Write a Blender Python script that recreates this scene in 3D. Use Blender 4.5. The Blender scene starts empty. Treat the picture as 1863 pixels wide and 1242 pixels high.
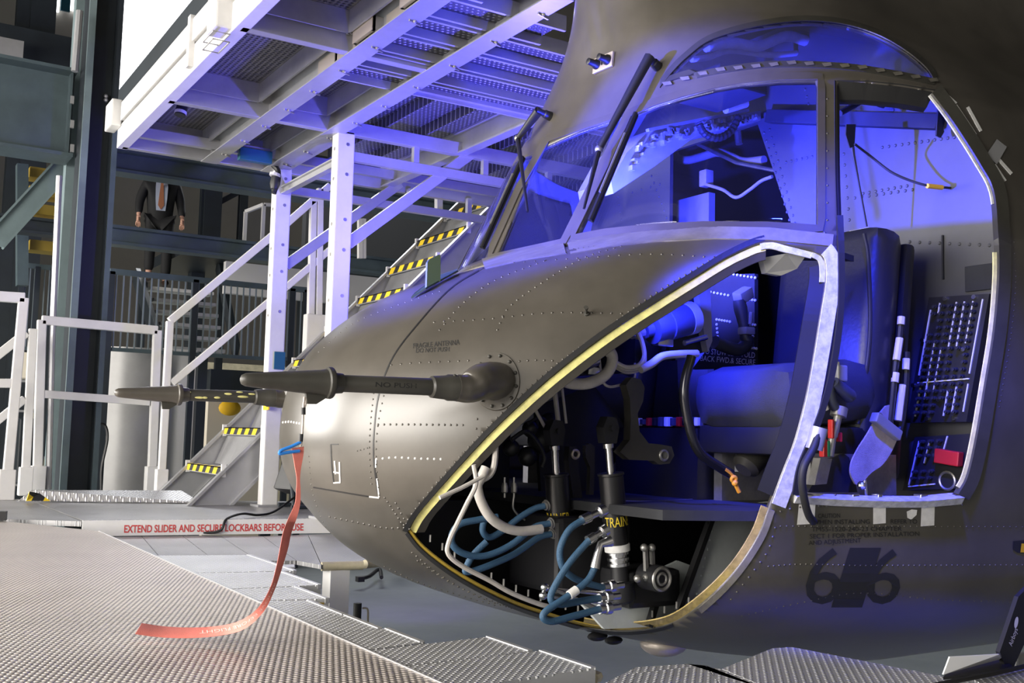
import bpy, bmesh, math, random
import numpy as np
from mathutils import Vector, Matrix, Euler
from mathutils.bvhtree import BVHTree

random.seed(7)
SC = bpy.context.scene
COL = SC.collection
PI = math.pi

# ---------------------------------------------------------------- camera
# world frame: X runs along the helicopter (nose -> tail), Y to its far side, Z up,
# z = 0 is the top of the docking deck, z = -1 the hall floor
F_PX = 1900.0
YAW, PITCH, ROLL = map(math.radians, (32.2, 5.2, 1.4))
CAM = np.array([-0.815, -3.292, 0.55])
_fw = np.array([math.sin(YAW)*math.cos(PITCH), math.cos(YAW)*math.cos(PITCH), math.sin(PITCH)])
_r0 = np.array([math.cos(YAW), -math.sin(YAW), 0.0])
_u0 = np.cross(_r0, _fw)
_rt = _r0*math.cos(ROLL) + _u0*math.sin(ROLL)
_up = _u0*math.cos(ROLL) - _r0*math.sin(ROLL)
cd = bpy.data.cameras.new('camera')
cam = bpy.data.objects.new('camera', cd)
COL.objects.link(cam)
cd.sensor_width = 36.0
cd.lens = F_PX*36.0/1863.0
cd.clip_start = 0.05
cd.clip_end = 200
M = Matrix.Identity(4)
for i in range(3):
    M[i][0], M[i][1], M[i][2], M[i][3] = _rt[i], _up[i], -_fw[i], CAM[i]
cam.matrix_world = M
SC.camera = cam

# ---------------------------------------------------------------- view / world / lights
SC.view_settings.view_transform = 'Standard'
SC.view_settings.look = 'None'
SC.view_settings.gamma = 1.0
SC.view_settings.use_curve_mapping = False
SC.view_settings.exposure = 0.2
wd = bpy.data.worlds.new('world')
SC.world = wd
wd.use_nodes = True
bgn = wd.node_tree.nodes['Background']
bgn.inputs[0].default_value = (1.0, 0.95, 0.88, 1)
bgn.inputs[1].default_value = 0.05


def light(name, kind, loc, energy, color, target=None, size=1.0, sizey=None, spot=60, blend=.5, spread=None):
    d = bpy.data.lights.new(name, kind)
    d.energy = energy
    d.color = color
    if kind == 'AREA':
        d.size = size
        if sizey:
            d.shape = 'RECTANGLE'
            d.size_y = sizey
        if spread:
            d.spread = math.radians(spread)
    else:
        d.shadow_soft_size = size
    if kind == 'SPOT':
        d.spot_size = math.radians(spot)
        d.spot_blend = blend
    o = bpy.data.objects.new(name, d)
    COL.objects.link(o)
    o.location = loc
    if target is not None:
        o.rotation_euler = (Vector(target)-Vector(loc)).to_track_quat('-Z', 'Y').to_euler()
    return o


BLUE = (0.03, 0.042, 1.0)
VIOL = (0.11, 0.09, 1.0)
# daylight through the tall glazing on the hall's left side, plus added fills from the camera side
light('daylight_left', 'AREA', (-6.5, 8.0, 2.6), 1100, (1.0, .96, .90), (1.5, 3.5, 1.2), 5.0, 3.6)
light('daylight_low', 'AREA', (-6.5, -.6, 1.85), 1150, (1.0, .95, .88), (0, -.3, 1.75), 7.5, 3.0)
light('nose_key', 'AREA', (-3.6, -2.6, 2.6), 8, (1.0, .95, .88), (0.6, -.5, .5), 1.8, 1.8, spread=75)  # added key light to brighten the nose, no real source
light('low_front_fill', 'AREA', (-3.4, -6.4, .85), 35, (1.0, .96, .90), (.7, -.75, .75), 3.6, 1.7)  # added low fill for the nose and the chin bay
light('hull_fill', 'AREA', (1.0, -9.0, 3.0), 15, (1.0, .92, .82), (1.5, 0, .2), 4.0, 3.0)  # added weak fill for the hull side and chin bay panels
light('daylight_back', 'AREA', (6.0, 15.0, 9.0), 1100, (.95, .97, 1.0), (3.2, 7, -1), 6.0, 4.0)
# blue show lights: floods ahead of the nose, over the door, inside the cockpit and under the platform
light('blue_flood', 'SPOT', (-2.6, .75, .95), 7500, BLUE, (2.3, -.62, 1.58), size=.06, spot=15.5, blend=.35)
light('blue_cockpit', 'SPOT', (1.46, -.35, 1.23), 450, BLUE, (2.3, .25, 1.90), size=.04, spot=112, blend=.5)
light('blue_overhead', 'SPOT', (.60, -2.20, 3.0), 1500, BLUE, (1.90, -1.20, .60), size=.10, spot=31, blend=.7)
light('blue_chin', 'SPOT', (1.40, -.66, 1.04), 60, BLUE, (2.0, -.50, .70), size=.04, spot=100, blend=.6)
light('blue_under_platform', 'SPOT', (2.5, 1.75, 1.3), 330, VIOL, (2.2, 1.9, 2.6), size=.08, spot=165, blend=.5)
light('violet_posts', 'SPOT', (2.6, 1.7, .6), 100, VIOL, (2.2, 3.6, 1.9), size=.08, spot=80, blend=.7)
light('violet_floor', 'SPOT', (3.2, 3.2, .6), 70, (.35, .2, 1.0), (3.6, 5.6, -1), size=.1, spot=44, blend=.8)

# ---------------------------------------------------------------- pixel helpers (photo frame 1863 x 1242)


def ray(px, py):
    return _fw*F_PX + _rt*(px-931.5) - _up*(py-621.0)


def P(px, py, x=None, y=None, z=None):
    """point where the sight line through a photo pixel meets a plane x=, y= or z="""
    d = ray(px, py)
    i, v = (0, x) if x is not None else (1, y) if y is not None else (2, z)
    return Vector(CAM + d*((v-CAM[i])/d[i]))


def project(A):
    A = np.asarray(A, float) - CAM
    z = A @ _fw
    return np.stack([931.5+F_PX*(A @ _rt)/z, 621-F_PX*(A @ _up)/z], -1)


# ---------------------------------------------------------------- materials
MATS = {}


def mat(name, col, rough=.5, metal=0.0, var=0.0, vscale=8.0, bump=0.0, bscale=60.0, emit=None, estr=1.0, rvar=0.0, col2=None, spec=None):
    if name in MATS:
        return MATS[name]
    m = bpy.data.materials.new(name)
    m.use_nodes = True
    nt = m.node_tree
    b = nt.nodes['Principled BSDF']
    b.inputs['Base Color'].default_value = (*col, 1)
    b.inputs['Roughness'].default_value = rough
    b.inputs['Metallic'].default_value = metal
    if spec is not None:
        b.inputs['Specular IOR Level'].default_value = spec
    tc = nt.nodes.new('ShaderNodeTexCoord')
    if var or rvar or col2:
        n = nt.nodes.new('ShaderNodeTexNoise')
        n.inputs['Scale'].default_value = vscale
        n.inputs['Detail'].default_value = 6
        n.inputs['Roughness'].default_value = .65
        nt.links.new(tc.outputs['Object'], n.inputs['Vector'])
        cr = nt.nodes.new('ShaderNodeValToRGB')
        cr.color_ramp.elements[0].position = .35
        cr.color_ramp.elements[1].position = .65
        a = col2 if col2 else tuple(max(0, c*(1-var)) for c in col)
        cr.color_ramp.elements[0].color = (*a, 1)
        cr.color_ramp.elements[1].color = (*[c*(1+var) for c in col], 1)
        nt.links.new(n.outputs['Fac'], cr.inputs['Fac'])
        nt.links.new(cr.outputs['Color'], b.inputs['Base Color'])
        if rvar:
            mr = nt.nodes.new('ShaderNodeMapRange')
            mr.inputs['To Min'].default_value = max(.02, rough-rvar)
            mr.inputs['To Max'].default_value = rough+rvar
            nt.links.new(n.outputs['Fac'], mr.inputs['Value'])
            nt.links.new(mr.outputs['Result'], b.inputs['Roughness'])
    if bump:
        n2 = nt.nodes.new('ShaderNodeTexNoise')
        n2.inputs['Scale'].default_value = bscale
        n2.inputs['Detail'].default_value = 4
        nt.links.new(tc.outputs['Object'], n2.inputs['Vector'])
        bp = nt.nodes.new('ShaderNodeBump')
        bp.inputs['Strength'].default_value = bump
        bp.inputs['Distance'].default_value = .01
        nt.links.new(n2.outputs['Fac'], bp.inputs['Height'])
        nt.links.new(bp.outputs['Normal'], b.inputs['Normal'])
    if emit:
        b.inputs['Emission Color'].default_value = (*emit, 1)
        b.inputs['Emission Strength'].default_value = estr
    MATS[name] = m
    return m


def math_node(nt, op, a=None, b=None, clamp=False):
    n = nt.nodes.new('ShaderNodeMath')
    n.operation = op
    n.use_clamp = clamp
    for i, v in enumerate((a, b)):
        if v is None:
            continue
        if hasattr(v, 'is_output'):
            nt.links.new(v, n.inputs[i])
        else:
            n.inputs[i].default_value = v
    return n.outputs[0]


def dimple_mat(name, col, rough, pitch_x, pitch_y, rad, stagger=True, strength=1.0, dist=.006, metal=.6, hole=False, col2=None, aspect=1.0, top=1.5):
    """aluminium tread plate: rows of raised (or punched) dimples laid out in object x / y"""
    m = bpy.data.materials.new(name)
    m.use_nodes = True
    nt = m.node_tree
    b = nt.nodes['Principled BSDF']
    tc = nt.nodes.new('ShaderNodeTexCoord')
    sp = nt.nodes.new('ShaderNodeSeparateXYZ')
    nt.links.new(tc.outputs['Object'], sp.inputs[0])
    v = math_node(nt, 'DIVIDE', sp.outputs['Y'], pitch_y)
    u = math_node(nt, 'DIVIDE', sp.outputs['X'], pitch_x)
    if stagger:
        fl = math_node(nt, 'FLOOR', v)
        md = math_node(nt, 'MODULO', math_node(nt, 'ABSOLUTE', fl), 2.0)
        u = math_node(nt, 'ADD', u, math_node(nt, 'MULTIPLY', md, .5))
    fu = math_node(nt, 'SUBTRACT', math_node(nt, 'FRACT', u), .5)
    fv = math_node(nt, 'SUBTRACT', math_node(nt, 'FRACT', v), .5)
    fu = math_node(nt, 'MULTIPLY', fu, pitch_x)
    fv = math_node(nt, 'MULTIPLY', fv, pitch_y/aspect)
    r = math_node(nt, 'SQRT', math_node(nt, 'ADD', math_node(nt, 'MULTIPLY', fu, fu), math_node(nt, 'MULTIPLY', fv, fv)))
    h = math_node(nt, 'SUBTRACT', 1.0, math_node(nt, 'DIVIDE', r, rad), clamp=True)
    h = math_node(nt, 'MULTIPLY', h, math_node(nt, 'SUBTRACT', 2.0, h))
    bp = nt.nodes.new('ShaderNodeBump')
    bp.inputs['Strength'].default_value = strength
    bp.inputs['Distance'].default_value = dist
    bp.invert = hole
    nt.links.new(h, bp.inputs['Height'])
    nt.links.new(bp.outputs['Normal'], b.inputs['Normal'])
    n = nt.nodes.new('ShaderNodeTexNoise')
    n.inputs['Scale'].default_value = 3.0
    n.inputs['Detail'].default_value = 8
    nt.links.new(tc.outputs['Object'], n.inputs['Vector'])
    cr = nt.nodes.new('ShaderNodeValToRGB')
    cr.color_ramp.elements[0].position = .3
    cr.color_ramp.elements[1].position = .7
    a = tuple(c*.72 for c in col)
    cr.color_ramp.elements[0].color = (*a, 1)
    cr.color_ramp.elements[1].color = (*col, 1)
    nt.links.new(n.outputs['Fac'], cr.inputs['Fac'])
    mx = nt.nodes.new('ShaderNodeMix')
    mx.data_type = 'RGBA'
    mx.inputs[7].default_value = (*(col2 or tuple(min(1, c*top) for c in col)), 1)  # without col2, highlights are painted into the lighter dimple tops
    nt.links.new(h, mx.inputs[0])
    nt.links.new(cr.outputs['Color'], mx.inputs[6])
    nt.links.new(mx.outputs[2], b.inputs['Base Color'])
    b.inputs['Roughness'].default_value = rough
    b.inputs['Metallic'].default_value = metal
    MATS[name] = m
    return m


def hazard_mat(name, pitch=.11, skew=1.0, axis='Y'):
    m = bpy.data.materials.new(name)
    m.use_nodes = True
    nt = m.node_tree
    b = nt.nodes['Principled BSDF']
    b.inputs['Roughness'].default_value = .6
    tc = nt.nodes.new('ShaderNodeTexCoord')
    sp = nt.nodes.new('ShaderNodeSeparateXYZ')
    nt.links.new(tc.outputs['Object'], sp.inputs[0])
    t = math_node(nt, 'ADD', sp.outputs[axis], math_node(nt, 'MULTIPLY', sp.outputs['Z'], skew))
    t = math_node(nt, 'ADD', t, math_node(nt, 'MULTIPLY', sp.outputs['X'], -skew))
    fr = math_node(nt, 'FRACT', math_node(nt, 'DIVIDE', t, pitch))
    st = math_node(nt, 'GREATER_THAN', fr, .5)
    mx = nt.nodes.new('ShaderNodeMix')
    mx.data_type = 'RGBA'
    mx.inputs[6].default_value = (.02, .02, .025, 1)
    mx.inputs[7].default_value = (.90, .62, .02, 1)
    nt.links.new(st, mx.inputs[0])
    nt.links.new(mx.outputs[2], b.inputs['Base Color'])
    MATS[name] = m
    return m


def glass_mat(name, tint=(1, 1, 1), refl=.9, rough=.02, haze=0.0, hazecol=(.8, .8, .9)):
    m = bpy.data.materials.new(name)
    m.use_nodes = True
    nt = m.node_tree
    out = nt.nodes['Material Output']
    nt.nodes.remove(nt.nodes['Principled BSDF'])
    tr = nt.nodes.new('ShaderNodeBsdfTransparent')
    tr.inputs[0].default_value = (*tint, 1)
    gl = nt.nodes.new('ShaderNodeBsdfGlossy')
    gl.inputs['Roughness'].default_value = rough
    lw = nt.nodes.new('ShaderNodeLayerWeight')
    lw.inputs['Blend'].default_value = .5
    k = math_node(nt, 'POWER', lw.outputs['Facing'], 5.0)
    k = math_node(nt, 'MULTIPLY', math_node(nt, 'ADD', math_node(nt, 'MULTIPLY', k, .9), .035), refl)
    mx = nt.nodes.new('ShaderNodeMixShader')
    nt.links.new(k, mx.inputs[0])
    nt.links.new(tr.outputs[0], mx.inputs[1])
    nt.links.new(gl.outputs[0], mx.inputs[2])
    last = mx
    if haze:
        df = nt.nodes.new('ShaderNodeBsdfDiffuse')
        df.inputs[0].default_value = (*hazecol, 1)
        m2 = nt.nodes.new('ShaderNodeMixShader')
        m2.inputs[0].default_value = haze
        nt.links.new(mx.outputs[0], m2.inputs[1])
        nt.links.new(df.outputs[0], m2.inputs[2])
        last = m2
    nt.links.new(last.outputs[0], out.inputs['Surface'])
    MATS[name] = m
    return m


# paint of the airframe: flat olive drab, faintly mottled and worn smoother in patches
mat('olive', (.078, .070, .058), .32, 0, spec=.75, var=.16, vscale=3.5, rvar=.05, bump=.008, bscale=300)
mat('olive_dark', (.045, .043, .036), .45, 0, var=.2, vscale=6)
mat('frame_tan', (.19, .175, .15), .5, 0, var=.2, vscale=12)
mat('scallop', (.13, .12, .10), .6, 0, var=.2, vscale=20)
mat('cabin_grey', (.30, .30, .31), .5, 0, var=.08, vscale=4)
mat('cabin_dark', (.020, .021, .024), .8, 0, var=.2, vscale=6)
mat('black', (.012, .012, .013), .45)
mat('black_gloss', (.01, .01, .011), .2)
mat('rubber', (.016, .016, .017), .6)
mat('seal_yellow', (.86, .80, .30), .6, 0, var=.08, vscale=30, col2=(.66, .62, .25))
mat('seal_tan', (.48, .36, .13), .6, 0, var=.3, vscale=30)
mat('rim_white', (.62, .62, .60), .45, 0, var=.25, vscale=40)
mat('chip_white', (.75, .74, .72), .6, 0, var=.1, vscale=30)
mat('steel', (.62, .62, .63), .25, 1.0)
mat('dull_metal', (.40, .39, .37), .4, .8, var=.15, vscale=20)
mat('hose_blue', (.030, .085, .16), .55, 0, bump=.4, bscale=400)
mat('hose_white', (.46, .43, .40), .6, 0, var=.1, vscale=20)
mat('strut_black', (.010, .010, .012), .35)
mat('stencil_black', (.014, .014, .014), .7)
mat('streamer_text', (.78, .50, .46), .7)
mat('stencil_white', (.62, .64, .66), .7)
mat('label_yellow', (.75, .55, .03), .6)
mat('red', (.55, .015, .015), .5)
mat('red_text', (.50, .05, .05), .6)
mat('green', (.02, .30, .12), .5)
mat('orange', (.85, .36, .03), .5)
mat('yellow', (.85, .50, .02), .5)
mat('seat_cloth', (.035, .037, .055), .75, 0, bump=.35, bscale=500, var=.1)
mat('seat_leather', (.020, .020, .030), .42, 0, bump=.1, bscale=60)
mat('webbing', (.42, .37, .34), .8, 0, var=.2, vscale=14, bump=.4, bscale=300)
mat('streamer_red', (.72, .20, .16), .65, 0, var=.14, vscale=9, bump=.2, bscale=500)
mat('white_paint', (.64, .63, .62), .45, .0, var=.05, vscale=5)
mat('alu', (.42, .42, .43), .40, .5, var=.06, vscale=6)
mat('alu_dull', (.36, .36, .37), .45, .5, var=.1, vscale=5)
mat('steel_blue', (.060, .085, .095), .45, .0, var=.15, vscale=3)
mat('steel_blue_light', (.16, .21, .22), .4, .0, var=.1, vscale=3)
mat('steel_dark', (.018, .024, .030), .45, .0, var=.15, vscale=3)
mat('baluster', (.20, .24, .26), .4, .2)
mat('concrete', (.36, .40, .41), .22, 0, var=.08, vscale=1.2)
mat('wall', (.33, .31, .28), .8, 0, var=.05, vscale=1)
mat('wall_dark', (.05, .052, .055), .8)
mat('ceiling', (.03, .032, .035), .8)
mat('panel_grey', (.30, .295, .29), .42, .1, var=.12, vscale=1.5)
mat('panel_light', (.62, .61, .60), .5)
mat('suit', (.006, .006, .007), .8)
mat('shirt', (.30, .33, .42), .8)
mat('tie', (.25, .09, .04), .6)
mat('skin', (.50, .28, .20), .55)
mat('hair', (.05, .04, .03), .6)
mat('shoe', (.03, .015, .01), .4)
mat('paper', (.85, .86, .88), .7)
mat('teal', (.010, .09, .14), .5)
mat('cream', (.75, .68, .55), .6)
mat('wood_buff', (.45, .40, .27), .6, 0, var=.15, vscale=10)
mat('bracket', (.55, .48, .42), .4, .5)
mat('window_sky', (.9, .95, 1), .5, emit=(.96, .98, 1.0), estr=3.2)
mat('lamp_blue', (.1, .1, .8), .4, emit=(.15, .15, 1.0), estr=6)
mat('console', (.012, .012, .014), .45)
mat('knob', (.03, .03, .03), .3)
mat('white_dot', (.7, .7, .72), .4)
mat('ochre', (.35, .24, .03), .6)
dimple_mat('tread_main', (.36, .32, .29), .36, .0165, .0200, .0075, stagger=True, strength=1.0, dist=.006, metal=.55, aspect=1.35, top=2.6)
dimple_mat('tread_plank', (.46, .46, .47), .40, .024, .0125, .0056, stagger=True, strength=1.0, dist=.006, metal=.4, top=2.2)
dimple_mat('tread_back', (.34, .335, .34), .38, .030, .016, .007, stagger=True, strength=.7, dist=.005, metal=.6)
dimple_mat('grating', (.20, .195, .19), .5, .03, .03, .0115, stagger=False, strength=1.0, dist=.02, metal=.3, hole=True, col2=(.02, .02, .022))
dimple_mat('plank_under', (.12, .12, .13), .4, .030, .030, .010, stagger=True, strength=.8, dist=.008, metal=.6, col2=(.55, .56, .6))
hazard_mat('hazard', .18)
glass_mat('glass', (.92, .93, .97), .8, .015, haze=.003, hazecol=(.7, .7, .9))
glass_mat('glass_eyebrow', (.82, .84, .92), 1.0, .05, haze=.02, hazecol=(.6, .6, .85))
glass_mat('glass_chin', (.75, .76, .82), 1.0, .05, haze=.30, hazecol=(.75, .75, .85))

# ---------------------------------------------------------------- object plumbing
ORG = {}


def empty(name, label, cat, loc=(0, 0, 0), group=None):
    o = bpy.data.objects.new(name, None)
    COL.objects.link(o)
    o.location = loc
    o.empty_display_size = .1
    o['label'] = label
    o['category'] = cat
    if group:
        o['group'] = group
    ORG[o.name] = Vector(loc)
    return o


def tag(o, label, cat, group=None, kind=None):
    o['label'] = label
    o['category'] = cat
    if group:
        o['group'] = group
    if kind:
        o['kind'] = kind
    return o


class MB:
    def __init__(s):
        s.bm = bmesh.new()

    def _xf(s, vs, m):
        bmesh.ops.transform(s.bm, matrix=m, verts=vs)

    def box(s, c, size, rot=None, bev=0.0):
        r = bmesh.ops.create_cube(s.bm, size=1.0)
        vs = r['verts']
        s._xf(vs, Matrix.Diagonal((*size, 1)))
        if bev:
            es = list({e for v in vs for e in v.link_edges})
            rr = bmesh.ops.bevel(s.bm, geom=es, offset=bev, segments=2, affect='EDGES', profile=.6)
            vs = list({v for f in rr['faces'] for v in f.verts} | {v for v in vs if v.is_valid})
        m = Matrix.Translation(c)
        if rot is not None:
            m = m @ (rot.to_matrix().to_4x4() if isinstance(rot, Euler) else rot.to_4x4())
        s._xf(vs, m)
        return s

    def span(s, a, b, bev=0.0):
        a, b = Vector(a), Vector(b)
        return s.box((a+b)/2, [abs(b[i]-a[i]) for i in range(3)], bev=bev)

    def beam(s, p0, p1, w, h, up=(0, 0, 1), bev=0.0):
        p0, p1 = Vector(p0), Vector(p1)
        d = p1-p0
        L = d.length
        d.normalize()
        u = Vector(up)
        if abs(d.dot(u)) > .99:
            u = Vector((1, 0, 0))
        sx = d.cross(u).normalized()
        uz = sx.cross(d).normalized()
        R = Matrix((sx, d, uz)).transposed()
        return s.box((p0+p1)/2, (w, L, h), R, bev)

    def channel(s, p0, p1, w, h, t=.012, up=(0, 0, 1), kind='I'):
        """rolled steel section between two points (I, C or L)"""
        p0, p1 = Vector(p0), Vector(p1)
        d = (p1-p0).normalized()
        u = Vector(up)
        if abs(d.dot(u)) > .99:
            u = Vector((1, 0, 0))
        sx = d.cross(u).normalized()
        uz = sx.cross(d).normalized()
        o = {'I': 0, 'C': -w/2+t/2}[kind]
        s.beam(p0+uz*(h/2-t/2), p1+uz*(h/2-t/2), w, t, up)
        s.beam(p0-uz*(h/2-t/2), p1-uz*(h/2-t/2), w, t, up)
        s.beam(p0+sx*o, p1+sx*o, t, h-2*t, up)
        return s

    def tube(s, path, r, seg=8, caps=True, closed=False):
        path = [Vector(p) for p in path]
        n = len(path)
        rs = r if hasattr(r, '__len__') else [r]*n
        rings = []
        prev = None
        for i, p in enumerate(path):
            a = path[max(i-1, 0)] if not closed else path[i-1]
            b = path[min(i+1, n-1)] if not closed else path[(i+1) % n]
            t = (b-a)
            if t.length < 1e-9:
                t = Vector((0, 0, 1))
            t.normalize()
            if prev is None:
                ref = Vector((0, 0, 1)) if abs(t.z) < .9 else Vector((1, 0, 0))
                nx = t.cross(ref).normalized()
            else:
                nx = (prev-t*prev.dot(t))
                nx = nx.normalized() if nx.length > 1e-6 else t.orthogonal().normalized()
            prev = nx
            ny = t.cross(nx)
            rings.append([s.bm.verts.new(p+(nx*math.cos(2*PI*k/seg)+ny*math.sin(2*PI*k/seg))*rs[i]) for k in range(seg)])
        m = n if closed else n-1
        for i in range(m):
            A, B = rings[i], rings[(i+1) % n]
            for k in range(seg):
                s.bm.faces.new((A[k], A[(k+1) % seg], B[(k+1) % seg], B[k]))
        if caps and not closed:
            s.bm.faces.new(rings[0][::-1])
            s.bm.faces.new(rings[-1])
        return s

    def lathe(s, p0, p1, prof, seg=20):
        """profile [(t along p0->p1 in metres, radius)]"""
        p0, p1 = Vector(p0), Vector(p1)
        d = (p1-p0).normalized()
        return s.tube([p0+d*t + d*1e-6*i for i, (t, r) in enumerate(prof)], [max(r, 1e-4) for t, r in prof], seg)

    def cyl(s, p0, p1, r, seg=16):
        return s.tube([p0, p1], r, seg)

    def prism(s, pts, vec):
        """planar outline extruded by vec"""
        vec = Vector(vec)
        A = [s.bm.verts.new(Vector(p)) for p in pts]
        B = [s.bm.verts.new(Vector(p)+vec) for p in pts]
        n = len(A)
        s.bm.faces.new(A)
        s.bm.faces.new(B[::-1])
        for i in range(n):
            s.bm.faces.new((A[i], B[i], B[(i+1) % n], A[(i+1) % n]))
        return s

    def strip(s, L, R, thick=None, closed=False):
        """ribbon between two point rows; thick = per-row vectors giving it depth"""
        L = [Vector(p) for p in L]
        R = [Vector(p) for p in R]
        n = len(L)
        a = [s.bm.verts.new(p) for p in L]
        b = [s.bm.verts.new(p) for p in R]
        rng = range(n if closed else n-1)
        if thick is None:
            for i in rng:
                j = (i+1) % n
                s.bm.faces.new((a[i], a[j], b[j], b[i]))
            return s
        T = [Vector(t) for t in thick] if hasattr(thick[0], '__len__') else [Vector(thick)]*n
        c = [s.bm.verts.new(p+t) for p, t in zip(L, T)]
        d = [s.bm.verts.new(p+t) for p, t in zip(R, T)]
        for i in rng:
            j = (i+1) % n
            s.bm.faces.new((a[i], a[j], b[j], b[i]))
            s.bm.faces.new((c[i], d[i], d[j], c[j]))
            s.bm.faces.new((a[i], c[i], c[j], a[j]))
            s.bm.faces.new((b[i], b[j], d[j], d[i]))
        if not closed:
            s.bm.faces.new((a[0], b[0], d[0], c[0]))
            s.bm.faces.new((a[-1], c[-1], d[-1], b[-1]))
        return s

    def ball(s, c, r, seg=12, scale=(1, 1, 1)):
        rr = bmesh.ops.create_uvsphere(s.bm, u_segments=seg, v_segments=max(6, seg//2+1), radius=r)
        s._xf(rr['verts'], Matrix.Translation(c) @ Matrix.Diagonal((*scale, 1)))
        return s

    def ring(s, c, axis, R, r, seg=20, sub=8):
        a = Vector(axis).normalized()
        x = a.orthogonal().normalized()
        y = a.cross(x)
        return s.tube([Vector(c)+(x*math.cos(2*PI*k/seg)+y*math.sin(2*PI*k/seg))*R for k in range(seg)], r, sub, closed=True)

    def mesh(s, verts, faces):
        vs = [s.bm.verts.new(v) for v in verts]
        for f in faces:
            try:
                s.bm.faces.new([vs[i] for i in f])
            except ValueError:
                pass
        return s

    def build(s, name, m, parent=None, smooth=False, angle=40, label=None, kind=None, recalc=True):
        bm = s.bm
        org = ORG[parent.name] if parent else Vector((0, 0, 0))
        if not parent and len(bm.verts):
            # a thing of one mesh: origin at the middle of its foot
            lo = Vector([min(v.co[i] for v in bm.verts) for i in range(3)])
            hi = Vector([max(v.co[i] for v in bm.verts) for i in range(3)])
            org = Vector(((lo.x+hi.x)/2, (lo.y+hi.y)/2, lo.z))
        if org.length:
            bmesh.ops.translate(bm, vec=-org, verts=bm.verts)
        if recalc:
            bmesh.ops.recalc_face_normals(bm, faces=bm.faces)
        me = bpy.data.meshes.new(name)
        bm.to_mesh(me)
        bm.free()
        me.materials.append(MATS[m])
        if smooth:
            me.polygons.foreach_set('use_smooth', [True]*len(me.polygons))
            me.set_sharp_from_angle(angle=math.radians(angle))
        o = bpy.data.objects.new(name, me)
        COL.objects.link(o)
        if parent:
            o.parent = parent
        else:
            o.location = org
        ORG[o.name] = org.copy()
        if label:
            o['label'] = label
        if kind:
            o['kind'] = kind
        return o


def copy_tree(o, parent=None):
    c = o.copy()
    COL.objects.link(c)
    if parent:
        c.parent = parent
    ORG[c.name] = ORG[o.name].copy()
    for ch in list(o.children):
        copy_tree(ch, c)
    return c


def smooth_path(pts, n=8, closed=False):
    """Catmull-Rom through the given points"""
    pts = [Vector(p) for p in pts]
    out = []
    N = len(pts)
    for i in range(N if closed else N-1):
        p0 = pts[i-1] if (i > 0 or closed) else pts[0]*2-pts[1]
        p1 = pts[i]
        p2 = pts[(i+1) % N]
        p3 = pts[(i+2) % N] if (i+2 < N or closed) else pts[-1]*2-pts[-2]
        for k in range(n):
            t = k/n
            out.append(.5*((2*p1)+(p2-p0)*t+(2*p0-5*p1+4*p2-p3)*t*t+(3*p1-p0-3*p2+p3)*t**3))
    if not closed:
        out.append(pts[-1])
    return out


def text_mesh(txt, font_shear=0.0, spacing=1.0, bold=0.0):
    """letters as flat triangles: x over [0,1] of the line, y in units of cap height"""
    cu = bpy.data.curves.new('t', 'FONT')
    cu.body = txt
    cu.shear = font_shear
    cu.space_character = spacing
    cu.resolution_u = 3
    cu.offset = bold
    o = bpy.data.objects.new('t', cu)
    COL.objects.link(o)
    bpy.context.view_layer.update()
    me = bpy.data.meshes.new_from_object(o)
    bm = bmesh.new()
    bm.from_mesh(me)
    bmesh.ops.triangulate(bm, faces=bm.faces)
    for _ in range(2):
        es = [e for e in bm.edges if e.calc_length() > .18]
        if es:
            bmesh.ops.subdivide_edges(bm, edges=es, cuts=1)
            bmesh.ops.triangulate(bm, faces=bm.faces)
    bm.verts.ensure_lookup_table()
    V = [(v.co.x, v.co.y) for v in bm.verts]
    Fs = [[v.index for v in f.verts] for f in bm.faces]
    bm.free()
    bpy.data.objects.remove(o)
    bpy.data.meshes.remove(me)
    bpy.data.curves.remove(cu)
    x0 = min(v[0] for v in V)
    x1 = max(v[0] for v in V)
    return [((x-x0)/(x1-x0), y/.69) for x, y in V], Fs


def decal(txt, fn, name, m, parent, shear=0.0, spacing=1.0, bold=0.0):
    """lettering laid on a surface: fn(u, v) -> point"""
    V, Fs = text_mesh(txt, shear, spacing, bold)
    b = MB()
    pts = [fn(u, v) for u, v in V]
    b.mesh(pts, Fs)
    return b.build(name, m, parent, recalc=False)
# ================================================================ the hall


def struct(o):
    o['kind'] = 'structure'
    return o


b = MB()
b.span((-14, -12, -1.1), (26, 32, -1.0))
struct(b.build('floor', 'concrete'))
b = MB()
b.span((-14, -12, 16.0), (26, 32, 16.1))
struct(b.build('ceiling', 'ceiling'))
YB = 24.0
# back wall with the tall bright window
wa, wb = P(180, 200, y=YB), P(420, -60, y=YB)
wx0, wx1, wz0, wz1 = wa.x, wb.x, P(207, 215, y=YB).z, 15.2
b = MB()
b.span((-14, YB, -1), (wx0, YB+.2, 16))
b.span((wx1, YB, -1), (26, YB+.2, 16))
b.span((wx0, YB, -1), (wx1, YB+.2, wz0))
b.span((wx0, YB, wz1), (wx1, YB+.2, 16))
struct(b.build('wall_back', 'wall'))
b = MB()
b.span((wx0, YB+.1, wz0), (wx1, YB+.14, wz1))
struct(b.build('window_1', 'window_sky'))
b = MB()
b.span((26, -12, -1), (26.2, 32, 16))
struct(b.build('wall_right', 'wall_dark'))
b = MB()
b.span((-14.2, -12, -1), (-14, 32, 16))
struct(b.build('wall_left', 'wall'))
b = MB()
b.span((-14, -12.2, -1), (26, -12, 16))
struct(b.build('wall_front', 'wall'))
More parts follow.
